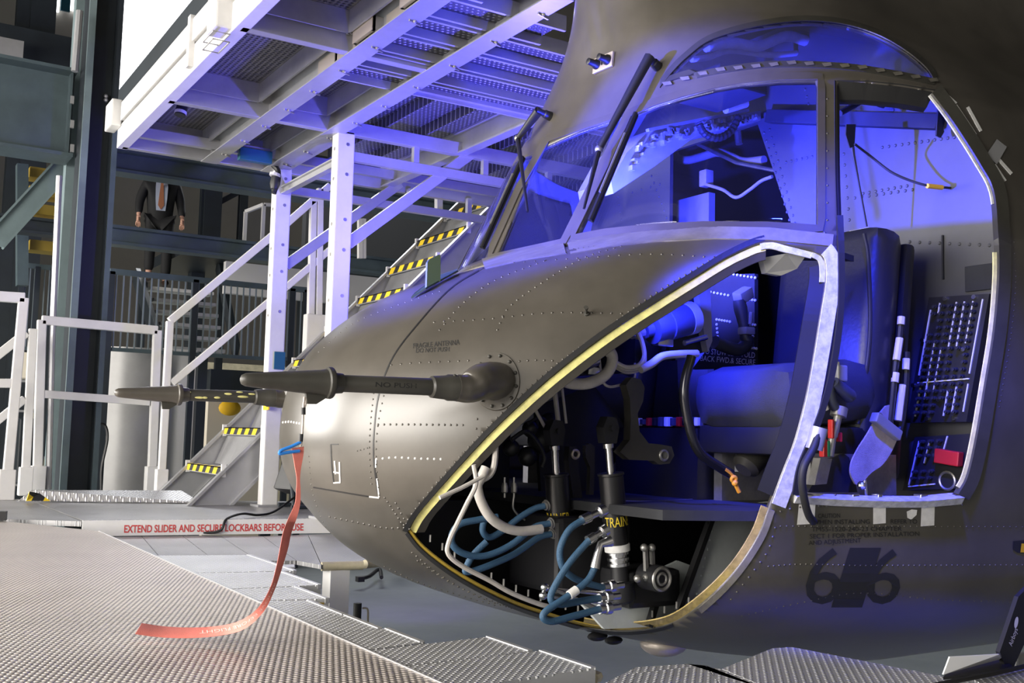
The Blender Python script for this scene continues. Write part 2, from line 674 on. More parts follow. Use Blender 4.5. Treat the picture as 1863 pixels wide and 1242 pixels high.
# small high windows far left
for i, (x0, x1) in enumerate(((92, 107), (113, 127), (131, 146))):
    a, c = P(x0, -30, y=YB-.1), P(x1, 22, y=YB-.1)
    b = MB()
    b.span((a.x, YB-.12, c.z), (c.x, YB-.06, a.z))
    struct(b.build('window_%d' % (i+2), 'window_sky' if i != 1 else 'teal'))

# ---- dark steel frame of the gallery behind


def wsteel(name, label, parts, m='steel_blue', cat='steel beam', grp=None):
    b = MB()
    for p in parts:
        p(b)
    o = b.build(name, m)
    return tag(o, label, cat, grp)


# the big column left of the stair
c0 = P(160, 700, y=6.2)
cxl, cxr = P(122, 700, y=6.2).x, P(180, 700, y=6.2).x
wc = cxr-cxl
ce = empty('steel_column', 'tall dark blue-green steel column left of the white platform', 'column', (c0.x, 6.2, -1))
b = MB()
b.span((cxl+.0, 6.2, -1), (cxl+.05, 6.52, 15.9))
b.span((cxr-.02, 6.2, -1), (cxr+.02, 6.52, 15.9))
b.span((cxl, 6.34, -1), (cxr, 6.37, 15.9))
b.build('column_section', 'steel_dark', ce)
b = MB()
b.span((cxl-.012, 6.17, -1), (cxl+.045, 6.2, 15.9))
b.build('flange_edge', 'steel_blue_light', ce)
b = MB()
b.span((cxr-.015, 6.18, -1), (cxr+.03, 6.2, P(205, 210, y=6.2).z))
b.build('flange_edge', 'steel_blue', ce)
b = MB()
for py in (175, 182):
    b.ball(P(193, py, y=6.31), .02, 10)
b.build('bolt_head', 'alu', ce)
b = MB()
b.tube([P(108, 320, y=6.0), P(95, 620, y=6.0), P(88, 890, y=6.0)], .025, 8)
b.tube([P(145, 20, y=6.0), P(136, 130, y=6.0)], .03, 8)
b.build('service_pipe', 'alu', ce, smooth=True)
# pale second flange left of it
b = MB()
x1 = P(112, 600, y=6.9).x
b.span((x1-.05, 6.9, -1), (x1+.05, 7.05, 15.9))
tag(b.build('service_column', 'steel_blue_light'), 'slim pale grey-green upright just left of the dark column', 'column')
# deep girder running in from the left
gz1, gz0 = P(60, 125, y=6.6).z, P(60, 275, y=6.6).z
gx = cxl-.03
b = MB()
b.span((gx-7, 6.62, gz0), (gx, 6.66, gz1))
b.span((gx-7, 6.45, gz0-.03), (gx, 6.83, gz0))
b.span((gx-7, 6.45, gz1), (gx, 6.83, gz1+.03))
b.span((gx-.05, 6.5, gz0), (gx-.03, 6.8, gz1))
g = tag(b.build('steel_girder', 'steel_blue'), 'deep blue-green steel girder bolted to the column, upper left', 'girder')
b = MB()
for py in (182, 226, 270):
    b.box(P(131, py, y=6.50), (.03, .03, .07))
b.build('bolt_plate', 'alu', g)
# uprights and gallery seen above and left of the girder
for i, (px, w_, m_) in enumerate(((58, .35, 'steel_dark'), (25, .22, 'steel_dark'))):
    b = MB()
    q = P(px, 300, y=13.6)
    b.channel((q.x, 13.6, -1), (q.x, 13.6, 15.9), w_, w_, .03, up=(0, 1, 0))
    tag(b.build('steel_column', m_), ('dark steel upright behind the deep girder', 'far dark steel upright at the left edge')[i], 'column')
b = MB()
q0, q1 = P(0, 60, y=13), P(150, 60, y=13)
b.span((q0.x-2, 12.9, P(70, 130, y=13).z), (q1.x+.4, 13.15, P(70, 60, y=13).z))
tag(b.build('gallery_edge', 'steel_dark'), 'dark upper gallery edge behind the top of the column', 'gallery')
b = MB()
b.span((P(-20, 85, y=12.5).x, 12.3, P(0, 112, y=12.5).z), (P(40, 85, y=12.5).x, 12.6, P(0, 75, y=12.5).z))
tag(b.build('wall_panel', 'panel_grey'), 'small grey panel high up at the left edge above the girder', 'panel')

# mid beams crossing behind
def hbeam(a, c, y, h, w_, label, m='steel_blue'):
    A, B_ = P(*a, y=y), P(*c, y=y)
    z = (A.z+B_.z)/2
    b = MB()
    b.channel((A.x-.3, y, z), (B_.x+3, y, z), w_, h, .03)
    tag(b.build('steel_beam', m), label, 'steel beam')


ym = 11.0
hbeam((200, 428), (560, 470), 7.9, .20, .20, 'dark steel beam crossing behind the man in the suit at his waist')
hbeam((212, 306), (500, 328), 7.6, .24, .24, 'dark steel beam under the white platform hiding the face of the man')
hbeam((0, 408), (110, 415), 9.0, .18, .2, 'dark steel beam low at the left edge behind the brace', 'steel_dark')
b = MB()
b.channel(P(-10, 440, y=7.6), P(118, 300, y=7.6), .12, .2, .02)
tag(b.build('diagonal_brace', 'steel_blue_light'), 'sloping pale steel brace below the deep girder', 'brace')
# yellow edged stair flight at far left
st = empty('far_stair', 'open steel stair with yellow edged treads at far left behind the brace', 'staircase', (P(80, 400, y=10).x, 10, -1))
for k in range(5):
    b = MB()
    a = P(52, 318+k*33, y=10.2)
    c = P(100, 318+k*33, y=10.2)
    b.span((a.x, 10.1, a.z-.035), (c.x+.2, 10.4, a.z+.085))
    b.build('tread', 'ochre', st)
b = MB()
b.beam(P(40, 520, y=10), P(40, 300, y=10), .16, .12)
b.build('stringer', 'steel_blue', st)

# gallery slab carrying the posts and the case
gs = empty('gallery_floor', 'dark gallery floor slab behind the mid beam carrying posts and glass case', 'gallery', (P(480, 447, y=11.5).x, 11.5, -1))
gz = P(470, 448, y=10.5).z
b = MB()
b.span((P(352, 448, y=10.3).x, 10.25, gz-.16), (P(560, 448, y=10.3).x+3.5, 13.0, gz-.005))
b.build('slab', 'steel_dark', gs)
for px in (360, 560):
    b = MB()
    q = P(px, 448, y=12.5)
    b.span((q.x-.1, 12.4, -1), (q.x+.1, 12.6, gz-.1))
    b.build('support_post', 'steel_dark', gs)
# back landing with balusters and stair where the man walks
yl_ = 13.0
def railing(name, label, px0, px1, ptop0, ptop1, hgt, y, n, m='baluster'):
    A, B_ = P(px0, ptop0, y=y), P(px1, ptop1, y=y)
    z = (A.z+B_.z)/2
    e = empty(name, label, 'railing', ((A.x+B_.x)/2, y, -1))
    b = MB()
    b.beam((A.x, y, z), (B_.x, y, z), .06, .06)
    b.beam((A.x, y, z-hgt), (B_.x, y, z-hgt), .04, .04)
    b.build('handrail', 'steel_blue', e)
    for x in (A.x+.02, (A.x+B_.x)/2, B_.x-.02):
        b = MB()
        b.span((x-.03, y-.03, -1), (x+.03, y+.03, z))
        b.build('support_post', 'steel_dark', e)
    for k in range(n):
        b = MB()
        x = A.x+(B_.x-A.x)*k/(n-1)
        b.box((x, y, z-hgt/2), (.015, .015, hgt))
        b.build('baluster', m, e)
    return e


railing('stair_railing', 'dark steel railing with thin balusters behind the white stair rails', 200, 500, 497, 520, .82, 8.2, 26)
railing('stair_railing', 'small dark railing with balusters just left of the column', 38, 100, 483, 487, 1.0, 10.4, 8)
railing('stair_railing', 'dark railing glimpsed below the beam between stair posts', 503, 560, 520, 530, .82, 8.25, 6)
# man's stair: broad pale treads
ms = empty('back_stair', 'steel stair with pale open treads the man is coming down', 'staircase', (P(330, 600, y=11).x, 11.0, -1))
for k, py in enumerate((522, 543, 564, 586, 608, 630)):
    a, c = P(270+k*6, py, y=11.4-k*.24), P(385+k*4, py, y=11.4-k*.24)
    b = MB()
    b.span((a.x, 11.4-k*.24-.13, a.z-.045), (c.x, 11.4-k*.24+.15, a.z))
    b.build('tread', 'panel_light' if k == 0 else 'alu_dull', ms)
for s_, (pa, pc) in enumerate((((248, 500), (300, 660)), ((398, 480), (430, 640)))):
    b = MB()
    b.beam(P(*pa, y=11.5), P(*pc, y=10.0), .06, .22)
    b.build('stringer', 'steel_dark', ms)
b = MB()
b.span((P(-30, 700, y=19).x, 18.8, -1), (P(520, 700, y=19).x+1, 19, P(300, 655, y=19).z))
tag(b.build('display_wall', 'wood_buff'), 'low buff wall far behind the balusters', 'wall panel')
for s_, px, py in ((0, 262, 500), (1, 405, 500)):
    b = MB()
    q = P(px, py, y=11.7)
    b.span((q.x-.05, 11.66, -1), (q.x+.05, 11.74, q.z))
    b.build('support_post', 'steel_dark', ms)
# the white and dark masses behind
b = MB()
a, c = P(405, 520, y=10.2), P(520, 545, y=10.2)
b.span((a.x, 10.1, c.z), (c.x+3.5, 10.2, P(460, 480, y=10.1).z))
tag(b.build('white_fascia', 'panel_light'), 'long white fascia panel behind the stair railings', 'panel')
b = MB()
a, c = P(560, 330, y=15.3), P(900, 480, y=15.3)
b.span((a.x, 15.3, -1), (c.x, 15.5, a.z))
tag(b.build('dark_partition', 'wall_dark'), 'dark partition behind the white stair treads', 'partition')
# white cabinet frame glimpsed by the left post
cf = empty('glass_case', 'white framed glass case standing on the gallery left of the white post', 'display case', (P(470, 440, y=10.5).x, 10.5, gz))
b = MB()
fr = [P(447, 385, y=10.75), P(480, 372, y=10.5), P(515, 374, y=10.5)]
fr += [Vector((p.x, p.y, gz+.025)) for p in fr[::-1]]
for i, j in ((0, 1), (1, 2), (2, 3), (3, 4), (4, 1), (4, 5), (5, 0)):
    b.beam(fr[i], fr[j], .045, .045)
b.build('frame', 'white_paint', cf)
b = MB()
b.strip([fr[0], fr[1], fr[2]], [fr[5], fr[4], fr[3]], [Vector((0, .01, 0))]*3)
b.build('pane', 'glass', cf)
for (px, p0, p1, w_, lab) in ((385, 345, 440, .26, 'dark post right of the man behind the beam'), (443, 350, 445, .12, 'slim dark post beside the glass case'), (370, 378, 440, .10, 'short dark post close right of the man')):
    b = MB()
    q = P(px, p0, y=12.2)
    b.channel((q.x, 12.2, gz), (q.x, 12.2, q.z+.6), w_, w_, .03, up=(0, 1, 0))
    tag(b.build('steel_post', 'steel_dark'), lab, 'post')
b = MB()
b.channel(P(386, 375, y=12.2), P(443, 345, y=12.2), .08, .08, .015)
tag(b.build('diagonal_brace', 'steel_dark'), 'thin dark strut running up from the post right of the man', 'brace')
# big grey drum and pale board standing on the floor behind the rails
b = MB()
ccx, cy_ = P(262, 700, y=8.6).x, 8.9
rad = (P(345, 700, y=8.6).x-P(183, 700, y=8.6).x)/2
zt = P(240, 629, y=8.4).z
arc = [Vector((ccx-math.cos(t)*rad*1.0, cy_-math.sin(t)*rad*.75, -1)) for t in np.linspace(.05, PI*.72, 26)]
b.strip(arc, [p+Vector((0, 0, zt+1)) for p in arc], [Vector((0, .03, 0))]*len(arc))
tag(b.build('curved_screen', 'panel_grey', smooth=True), 'large curved grey screen behind the low white railing', 'screen')
b = MB()
a, c = P(296, 633, y=8.7), P(359, 633, y=8.7)
b.span((a.x, 8.7, -1), (c.x, 8.75, a.z))
tag(b.build('display_board', 'panel_light'), 'pale upright board to the right of the curved grey screen', 'board')
b = MB()
a, c = P(362, 640, y=8.6), P(379, 640, y=8.6)
b.span((a.x, 8.6, -1), (c.x, 8.7, a.z))
tag(b.build('board_post', 'steel_dark'), 'dark slim post with white edge beside the pale board', 'post')
b = MB()
b.tube(smooth_path([P(180, 770, y=8.0), P(192, 775, y=8.0), P(195, 800, y=8.0), P(185, 850, y=8.0), P(184, 893, y=8.0)], 5), .015, 6)
tag(b.build('power_cable', 'black', smooth=True), 'dark cable looping down the curved grey screen', 'cable')
# booth seen right of the board
bo = empty('reception_booth', 'cream booth with dark band behind the lower white stair', 'booth', (P(430, 700, y=10).x, 10, -1))
b = MB()
a, c = P(380, 712, y=10), P(505, 800, y=10)
b.span((a.x, 10, -1), (c.x, 10.2, a.z))
b.build('front', 'cream', bo)
b = MB()
b.span((a.x, 9.95, P(400, 710, y=10).z), (c.x, 10.2, P(400, 672, y=10).z))
b.build('dark_band', 'steel_dark', bo)
b = MB()
b.ball(P(418, 742, y=9.8), .11, 14, (1.3, .5, .9))
b.build('yellow_bundle', 'yellow', bo, smooth=True)
# left clutter: crates and shelf behind the rails
for i, (x0, x1, y0, y1, m_, lab) in enumerate(((38, 95, 640, 690, 'cream', 'pale cream crate behind the left railing'), (66, 92, 690, 745, 'white_paint', 'white box behind the left railing under the cream crate'), (72, 88, 745, 830, 'teal', 'teal crate low behind the left railing'), (36, 62, 760, 880, 'steel_dark', 'dark cabinet behind the leftmost railing post'))):
    a, c = P(x0, y0, y=11.0-.25*(i == 3)), P(x1, y1, y=11.0-.25*(i == 3))
    b = MB()
    b.box(((a.x+c.x)/2, 11.2-.25*(i == 3), (a.z+c.z)/2), (abs(c.x-a.x), .4, abs(a.z-c.z)), bev=.02)
    tag(b.build('storage_box', m_), lab, 'box')
sh = empty('storage_rack', 'dark storage rack holding boxes far left behind the railing', 'rack', (P(60, 800, y=12.6).x, 12.6, -1))
for py in (690, 745, 790, 830, 880):
    a, c = P(25, py, y=12.3), P(110, py, y=12.3)
    b = MB()
    b.span((a.x, 12.3, a.z-.03), (c.x, 12.8, a.z))
    b.build('shelf', 'alu_dull', sh)
for px in (28, 108):
    b = MB()
    q = P(px, 640, y=12.3)
    b.span((q.x-.02, 12.3, -1), (q.x+.02, 12.8, q.z))
    b.build('upright', 'steel_dark', sh)
# dim hall beyond the platform: dark girders right of the stair
hbeam((560, 330), (900, 345), 14.0, .5, .3, 'dark girder behind the purple braces right of the white posts', 'steel_dark')

# ---- the man in the suit coming down the back stair
D_ = 15.2
ph_ = P(283, 497, y=11.6)


def person(foot_px, y, name):
    base = P(*foot_px, y=y)
    S = 1.0
    e = empty(name, 'man in black suit and orange tie walking down the back stair', 'person', base)
    f = Vector((-.2, -1, 0)).normalized()      # facing the camera side
    s = Vector((f.y, -f.x, 0))*-1

    def q(r, u, fw):
        return base+s*r+f*fw+Vector((0, 0, u))

    def skinned(nm, pts, edges, rad, m, parent, lv=2):
        me = bpy.data.meshes.new(nm)
        o_ = ORG[parent.name]
        me.from_pydata([p-o_ for p in pts], edges, [])
        o = bpy.data.objects.new(nm, me)
        COL.objects.link(o)
        o.parent = parent
        ORG[o.name] = o_.copy()
        md = o.modifiers.new('skin', 'SKIN')
        md.use_smooth_shade = True
        for v, r in zip(me.skin_vertices[0].data, rad):
            v.radius = (r, r) if not hasattr(r, '__len__') else r
        me.skin_vertices[0].data[0].use_root = True
        sb = o.modifiers.new('sub', 'SUBSURF')
        sb.levels = lv
        sb.render_levels = lv
        me.materials.append(MATS[m])
        return o
    # one body: pelvis, spine, neck, head, arms, legs
    pts = [q(0, .95, 0), q(0, 1.12, 0), q(0, 1.33, 0), q(0, 1.47, 0), q(0, 1.55, .01), q(0, 1.66, .03), q(0, 1.75, .02),
           q(.19, 1.43, 0), q(.26, 1.18, -.02), q(.29, .94, .08),
           q(-.19, 1.43, 0), q(-.27, 1.18, 0), q(-.28, .94, .06),
           q(.10, .90, 0), q(.11, .50, .10), q(.11, .09, .02), q(.11, .05, .14),
           q(-.10, .90, 0), q(-.11, .56, .12), q(-.11, .16, .0), q(-.11, .11, .13)]
    ed = [(0, 1), (1, 2), (2, 3), (3, 4), (4, 5), (5, 6), (2, 7), (7, 8), (8, 9), (2, 10), (10, 11), (11, 12), (0, 13), (13, 14), (14, 15), (15, 16), (0, 17), (17, 18), (18, 19), (19, 20)]
    rad = [.13, .13, .15, .07, .052, .088, .07, .06, .045, .03, .06, .045, .03, .085, .06, .042, .03, .085, .06, .042, .03]
    body = skinned('body', pts, ed, rad, 'skin', e)
    # hands: palm with five fingers each
    for sd, wr in ((1, 9), (-1, 12)):
        w = pts[wr]
        hp = [w, w+Vector((0, 0, -.05))+f*.01]
        he = [(0, 1)]
        hr = [.026, .03]
        for k in range(4):
            o1 = hp[1]+s*(k-1.5)*.018*sd+Vector((0, 0, -.04))
            L = (.055, .065, .06, .045)[k]
            hp += [o1, o1+Vector((0, 0, -L*.6))+f*.008, o1+Vector((0, 0, -L))+f*.022]
            i0 = len(hp)-3
            he += [(1, i0), (i0, i0+1), (i0+1, i0+2)]
            hr += [.010, .009, .007]
        hp += [w+f*.035+Vector((0, 0, -.03)), w+f*.05+Vector((0, 0, -.075))]
        he += [(0, len(hp)-2), (len(hp)-2, len(hp)-1)]
        hr += [.011, .008]
        skinned('hand', hp, he, hr, 'skin', e, 1)
    # face
    h = q(0, 1.66, .03)
    b = MB()
    b.ball(h+f*.098+Vector((0, 0, -.005)), .017, 8, (1, 1, 1.5))
    for sg in (-1, 1):
        b.ball(h+s*sg*.088, .022, 8, (.5, .8, 1.3))
    b.build('nose_and_ears', 'skin', e, smooth=True)
    b = MB()
    for sg in (-1, 1):
        b.ball(h+f*.085+s*sg*.034+Vector((0, 0, .022)), .010, 8)
    b.box(h+f*.092+Vector((0, 0, -.05)), (.04, .012, .006))
    b.build('eyes_and_mouth', 'hair', e, smooth=True)
    b = MB()
    b.ball(h+Vector((0, 0, .045))-f*.012, .098, 14, (1, 1, .85))
    b.build('hair', 'hair', e, smooth=True)
    # clothes
    jk = [q(0, .72, 0), q(0, 1.10, 0), q(0, 1.32, 0), q(0, 1.45, 0), q(.20, 1.42, 0), q(.265, 1.18, -.02), q(.29, .97, .07), q(-.20, 1.42, 0), q(-.275, 1.18, 0), q(-.28, .97, .05)]
    skinned('jacket', jk, [(0, 1), (1, 2), (2, 3), (2, 4), (4, 5), (5, 6), (2, 7), (7, 8), (8, 9)], [(.19, .15), (.185, .15), (.19, .145), (.08, .075), .082, .066, .052, .082, .066, .052], 'suit', e)
    b = MB()
    fr = .155
    A = [q(-.075, 1.48, .07), q(-.08, 1.35, fr), q(-.075, 1.2, fr+.005), q(-.06, 1.03, fr)]
    B_ = [q(.075, 1.48, .07), q(.08, 1.35, fr), q(.075, 1.2, fr+.005), q(.06, 1.03, fr)]
    b.strip(A, B_, [-f*.02]*4)
    b.build('shirt', 'shirt', e, smooth=True)
    b = MB()
    b.prism([q(x, z, fr+.012) for x, z in ((-.022, 1.46), (.022, 1.46), (.016, 1.42), (.04, 1.1), (0, 1.04), (-.04, 1.1), (-.016, 1.42))], -f*.012)
    b.build('tie', 'tie', e)
    tr = [q(0, .96, 0), q(.10, .88, 0), q(.11, .50, .10), q(.11, .13, .02), q(-.10, .88, 0), q(-.11, .56, .12), q(-.11, .20, .0)]
    skinned('trousers', tr, [(0, 1), (1, 2), (2, 3), (0, 4), (4, 5), (5, 6)], [.15, .105, .08, .07, .105, .08, .07], 'suit', e)
    for sg, zz in ((1, .045), (-1, .10)):
        b = MB()
        b.ball(q(.11*sg, zz, .08), .05, 12, (1.0, 1.0, .8))
        b.tube([q(.11*sg, zz-.005, -.05), q(.11*sg, zz, .05), q(.11*sg, zz-.012, .17), q(.11*sg, zz-.015, .20)], [.042, .045, .04, .02], 10)
        b.build('shoe', 'shoe', e, smooth=True)
    return e


person((284, 521), 11.35, 'person')
# ================================================================ white maintenance platform, its stair and railings
ZB = 2.50                      # underside of the joists
FXE = .67                      # outer fascia plane
YF, YN = 4.30, -.6             # far and near ends
ZT = P(232, 185, x=FXE).z
plat = empty('maintenance_platform', 'white aluminium maintenance platform on square posts reaching over the helicopter nose', 'platform', (1.85, 3.0, 0))
b = MB()
zf = ZB+.15
b.span((FXE-.03, YN, ZB), (FXE+.04, YF, zf), bev=.004)
b.build('fascia_beam', 'white_paint', plat)
b = MB()
for (y0, y1) in ((YF-.15, 2.4), (2.36, 1.0), (.96, YN)):
    b.span((FXE-.045, min(y0, y1), zf+.012), (FXE-.005, max(y0, y1), zf+.14), bev=.003)
for y in (2.38, .98):
    b.span((FXE-.06, y-.025, ZB+.02), (FXE-.03, y+.025, zf+.16))
b.build('kick_board', 'white_paint', plat)
b = MB()
b.span((FXE-.10, YF-.12, zf-.02), (FXE-.03, YF+.10, zf+.17), bev=.01)
b.build('end_bracket', 'white_paint', plat)
b = MB()
# dark rail panel outside the fascia
a0 = P(205, 178, x=FXE-.06)
b.span((FXE-.02, YN, zf+.142), (FXE-.005, YF+.1, zf+.30))
b.build('dark_kick_panel', 'steel_dark', plat, label='dark strip panel above the white fascia')
# joists along Y
jx = []
for (a, c) in (((491, 214), (795, 0)), ((618, 237), (920, 54))):
    A, B_ = P(*a, z=ZB), P(*c, z=ZB)
    jx.append((A.x+B_.x)/2)
for k, x in enumerate(jx):
    b = MB()
    ye = YN if k == 0 else .40
    b.channel((x, ye, ZB+.09), (x, YF, ZB+.09), .10, .18, .012)
    b.span((x-.06, ye, ZB-.004), (x+.06, YF-.02, ZB))
    b.build('joist', 'alu', plat)
    b = MB()
    for y in np.arange(.6, 4.2, .42):
        b.ball((x+.03, y, ZB-.006), .010, 8)
        b.beam((x+.0, y, ZB-.008), (x+.07, y+.02, ZB-.012), .008, .008)
    b.build('clamp_screw', 'dull_metal', plat)
b = MB()
b.channel((jx[1]+.95, 1.0, ZB+.09), (jx[1]+.95, YF, ZB+.09), .08, .16, .012)
b.build('joist', 'alu', plat)
# cross beams along X
for k, (y, x0, x1, m_) in enumerate(((YF-.04, FXE, 5.6, 'alu'), (3.0, FXE, 5.2, 'alu'), (1.62, FXE, 2.1, 'alu'), (.45, FXE, 1.5, 'alu'))):
    b = MB()
    b.span((x0, y-.03, ZB), (min(x1, jx[1]), y+.03, ZB+.17), bev=.003)
    if x1 > 3:
        b.span((jx[1], y-.03, ZB), (x1, y+.03, ZB+.09), bev=.003)
    b.build('cross_beam', m_, plat)
b = MB()
b.span((FXE, 4.0, ZB+.03), (4.8, 4.05, ZB+.10))
b.build('cross_beam', 'alu', plat)
# deck gratings seen from below
xs_ = [FXE+.04, jx[0]-.05]
G_ys = [(4.2, 3.05), (2.95, 1.67), (1.57, .5), (.4, YN)]
for (y1, y0) in G_ys:
    for (x0, x1) in ((FXE+.05, jx[0]-.06), (jx[0]+.06, jx[1]-.06)):
        if x0 > 1 and y1 < 1.6:
            continue
        b = MB()
        b.span((x0, y0, ZB+.20), (x1, y1, ZB+.225))
        b.build('grating', 'grating', plat)
        b = MB()
        # folded sheet trays round each grating
        b.beam((x0+.02, y0, ZB+.14), (x0+.02, y1, ZB+.14), .012, .12)
        b.beam((x1-.02, y0, ZB+.14), (x1-.02, y1, ZB+.14), .012, .12)
        b.beam((x0, y0+.02, ZB+.14), (x1, y0+.02, ZB+.14), .012, .12)
        b.beam((x0, y1-.02, ZB+.14), (x1, y1-.02, ZB+.14), .012, .12)
        b.build('tray_frame', 'alu_dull', plat)
# ribbed deck between the right joist and the end
for k in range(9):
    x = jx[1]+.12+k*.30
    b = MB()
    b.span((x, 1.9, ZB+.17), (x+.24, 4.0, ZB+.19))
    b.span((x+.24, 1.9, ZB+.10), (x+.255, 4.0, ZB+.19))
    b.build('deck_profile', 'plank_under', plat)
b = MB()
b.span((jx[1]+.05, 2.02, ZB+.04), (4.6, 2.09, ZB+.16))
b.build('cross_beam', 'alu', plat)
# posts and braces
px_ = P(515, 310, z=ZB).x
for (y, pt, pb, lab) in ((3.02, (640, 250), (640, 600), 'right white square post with a purple lit face'), (4.18, (515, 310), (500, 915), 'left white square post carrying the platform corner')):
    b = MB()
    xl, xr = px_-.055, px_+.055
    b.span((px_-.06, y-.05, 0), (px_+.06, y+.05, ZB+.02), bev=.008)
    o = b.build('post', 'white_paint', plat, label=lab)
    b = MB()
    for z in (ZB-.10, ZB-.3, 1.9, 1.7, 1.4):
        b.cyl((px_-.062, y, z), (px_-.058, y, z), .012, 10)
        b.cyl((px_+.01, y-.052, z+.03), (px_+.01, y-.048, z+.03), .012, 10)
    b.build('bolt_hole', 'dull_metal', o)
    b = MB()
    b.span((px_-.10, y-.09, 0), (px_+.10, y+.09, .015))
    b.build('base_plate', 'alu', o)
    b = MB()
    b.beam((px_+.05, y, 1.78), (px_+.98, y-.0, ZB+.05), .06, .075, bev=.004)
    b.build('brace', 'alu', plat, label='diagonal knee brace rising right from the post')
b = MB()
b.span((px_-.065, 4.13-.06, .70), (px_-.055, 4.13+.05, .76))
b.build('reflector', 'yellow', plat, label='amber reflector on the left post')
b = MB()
b.span((px_-.02, 4.12-.012, 1.0), (px_+.06, 4.12, 1.13))
b.build('blue_plate', 'teal', plat, label='teal plate on the left post')
b = MB()
b.channel((px_, 3.0, ZB+.05), (px_, 4.2, ZB+.05), .08, .10, .01)
b.channel((px_, 3.0, ZB-.16), (px_, 4.2, ZB-.16), .05, .06, .01)
b.build('cross_beam', 'alu', plat)
# lattice chord right of the posts
b = MB()
for y in (3.0, 4.18):
    b.span((px_+.06, y-.025, ZB-.17), (px_+3.2, y+.025, ZB-.11))
    for k in range(5):
        b.span((px_+.5+k*.55, y-.02, ZB-.11), (px_+.54+k*.55, y+.02, ZB+.02))
b.build('truss_chord', 'alu', plat)
# stowed extension planks under the deck
ends = [(640, -25), (600, 38), (560, 85)]
for k in range(8):
    y = 1.95-k*.27
    z = ZB+.02+.0*k
    x0 = (1.25, 1.25, 1.22, 1.28, 1.22, .95, .95, .95)[k]
    x1 = {0: 3.4, 1: 3.2, 2: 2.9, 3: 2.6, 4: 2.0}.get(k, 1.5)
    root = None
    b = MB()
    b.span((x0, y-.11, z+.045), (x1, y+.11, z+.06))
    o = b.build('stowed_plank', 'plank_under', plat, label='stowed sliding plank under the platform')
    b = MB()
    b.span((x0, y-.118, z), (x1, y-.100, z+.075))
    b.span((x0, y+.100, z), (x1, y+.118, z+.075))
    b.build('side_rail', 'alu', o)
    b = MB()
    b.span((x0-.004, y-.118, z), (x0+.015, y+.118, z+.075))
    b.build('end_cap', 'bracket', o)
# camera and hoist bits hung below the corner
sp_ = empty('spotlight', 'small black spotlight hanging under the platform edge near its left corner', 'spotlight', P(331, 205, y=3.4))
b = MB()
q = P(333, 190, y=3.4)
b.cyl(q+Vector((0, 0, .06)), q, .018, 10)
b.lathe(q+Vector((0, 0, .01)), q+Vector((-.02, -.01, -.09)), [(0, .02), (.015, .036), (.09, .036)], 14)
b.build('housing', 'black', sp_, smooth=True)
b = MB()
b.lathe(q+Vector((-.013, -.006, -.05)), q+Vector((-.017, -.009, -.075)), [(0, .038), (.02, .038)], 14)
b.build('ring', 'white_paint', sp_, smooth=True)
b = MB()
q = P(403, 25, x=FXE-.06)
b.box(q, (.10, .16, .20), bev=.01)
bt = b.build('junction_box', 'white_paint', plat, label='white box on the fascia near the top')
b = MB()
for dz in (-.13, -.17):
    b.tube([q+Vector((-.06, -.09, dz)), q+Vector((-.06, .09, dz)), q+Vector((.02, .09, dz)), q+Vector((.02, -.09, dz))], .004, 6, closed=True)
b.build('wire_bracket', 'dull_metal', bt)
lf = empty('hanging_lamp', 'black cable clamp lamp at the top of the left white post', 'lamp', P(500, 345, y=4.1))
b = MB()
b.tube(smooth_path([P(497, 300, y=4.08), P(506, 312, y=4.06), P(503, 335, y=4.04), P(498, 352, y=4.04)], 4), .02, 8)
b.lathe(P(503, 318, y=4.04), P(496, 360, y=4.04), [(0, .035), (.07, .04), (.11, .028)], 12)
b.build('housing', 'black', lf, smooth=True)
b = MB()
b.lathe(P(501, 316, y=4.03), P(499, 324, y=4.03), [(0, .042), (.02, .042)], 12)
b.build('ring', 'white_paint', lf)
b = MB()
b.box(P(464, 284, y=4.0), (.24, .06, .09), bev=.004)
tag(b.build('vent_box', 'teal'), 'teal glazed box under the platform left of the left post', 'box')

# ---- stair behind the posts
YS0, YS1 = 4.32, 5.30
n0, n1 = P(340, 842, y=YS1), P(808, 390, y=YS1)
stair = empty('platform_stair', 'white aluminium stair with hazard striped treads up to the platform', 'staircase', (n0.x, (YS0+YS1)/2, 0))
TR = []
for k in range(9):
    t = k/8
    x, z = n0.x+(n1.x-n0.x)*t, n0.z+(n1.z-n0.z)*t
    TR.append((x, z))
    b = MB()
    b.span((x, YS0+.02, z-.035), (x+.30, YS1-.02, z-.005), bev=.003)
    b.span((x, YS0+.02, z-.06), (x+.012, YS1-.02, z-.005))
    o = b.build('tread', 'alu', stair)
    b = MB()
    b.span((x-.004, YS0+.03, z-.052), (x+.0, YS1-.03, z+.002))
    b.span((x-.004, YS0+.03, z-.005), (x+.05, YS1-.03, z+.002))
    b.build('hazard_strip', 'hazard', o)
    b = MB()
    for y in (YS0+.01, YS1-.01):
        b.span((x-.012, y-.014, z-.07), (x+.02, y+.014, z+.025))
    b.build('tread_bracket', 'white_paint', o)
    if k < 8:
        b = MB()
        x2, z2 = n0.x+(n1.x-n0.x)*(k+1)/8, n0.z+(n1.z-n0.z)*(k+1)/8
        b.mesh([(x+.22, YS0+.02, z), (x+.22, YS1-.02, z), (x2+.03, YS1-.02, z2-.06), (x2+.03, YS0+.02, z2-.06)], [(0, 1, 2, 3)])
        b.build('riser', 'alu_dull', o)
d = Vector((n1.x-n0.x, 0, n1.z-n0.z)).normalized()
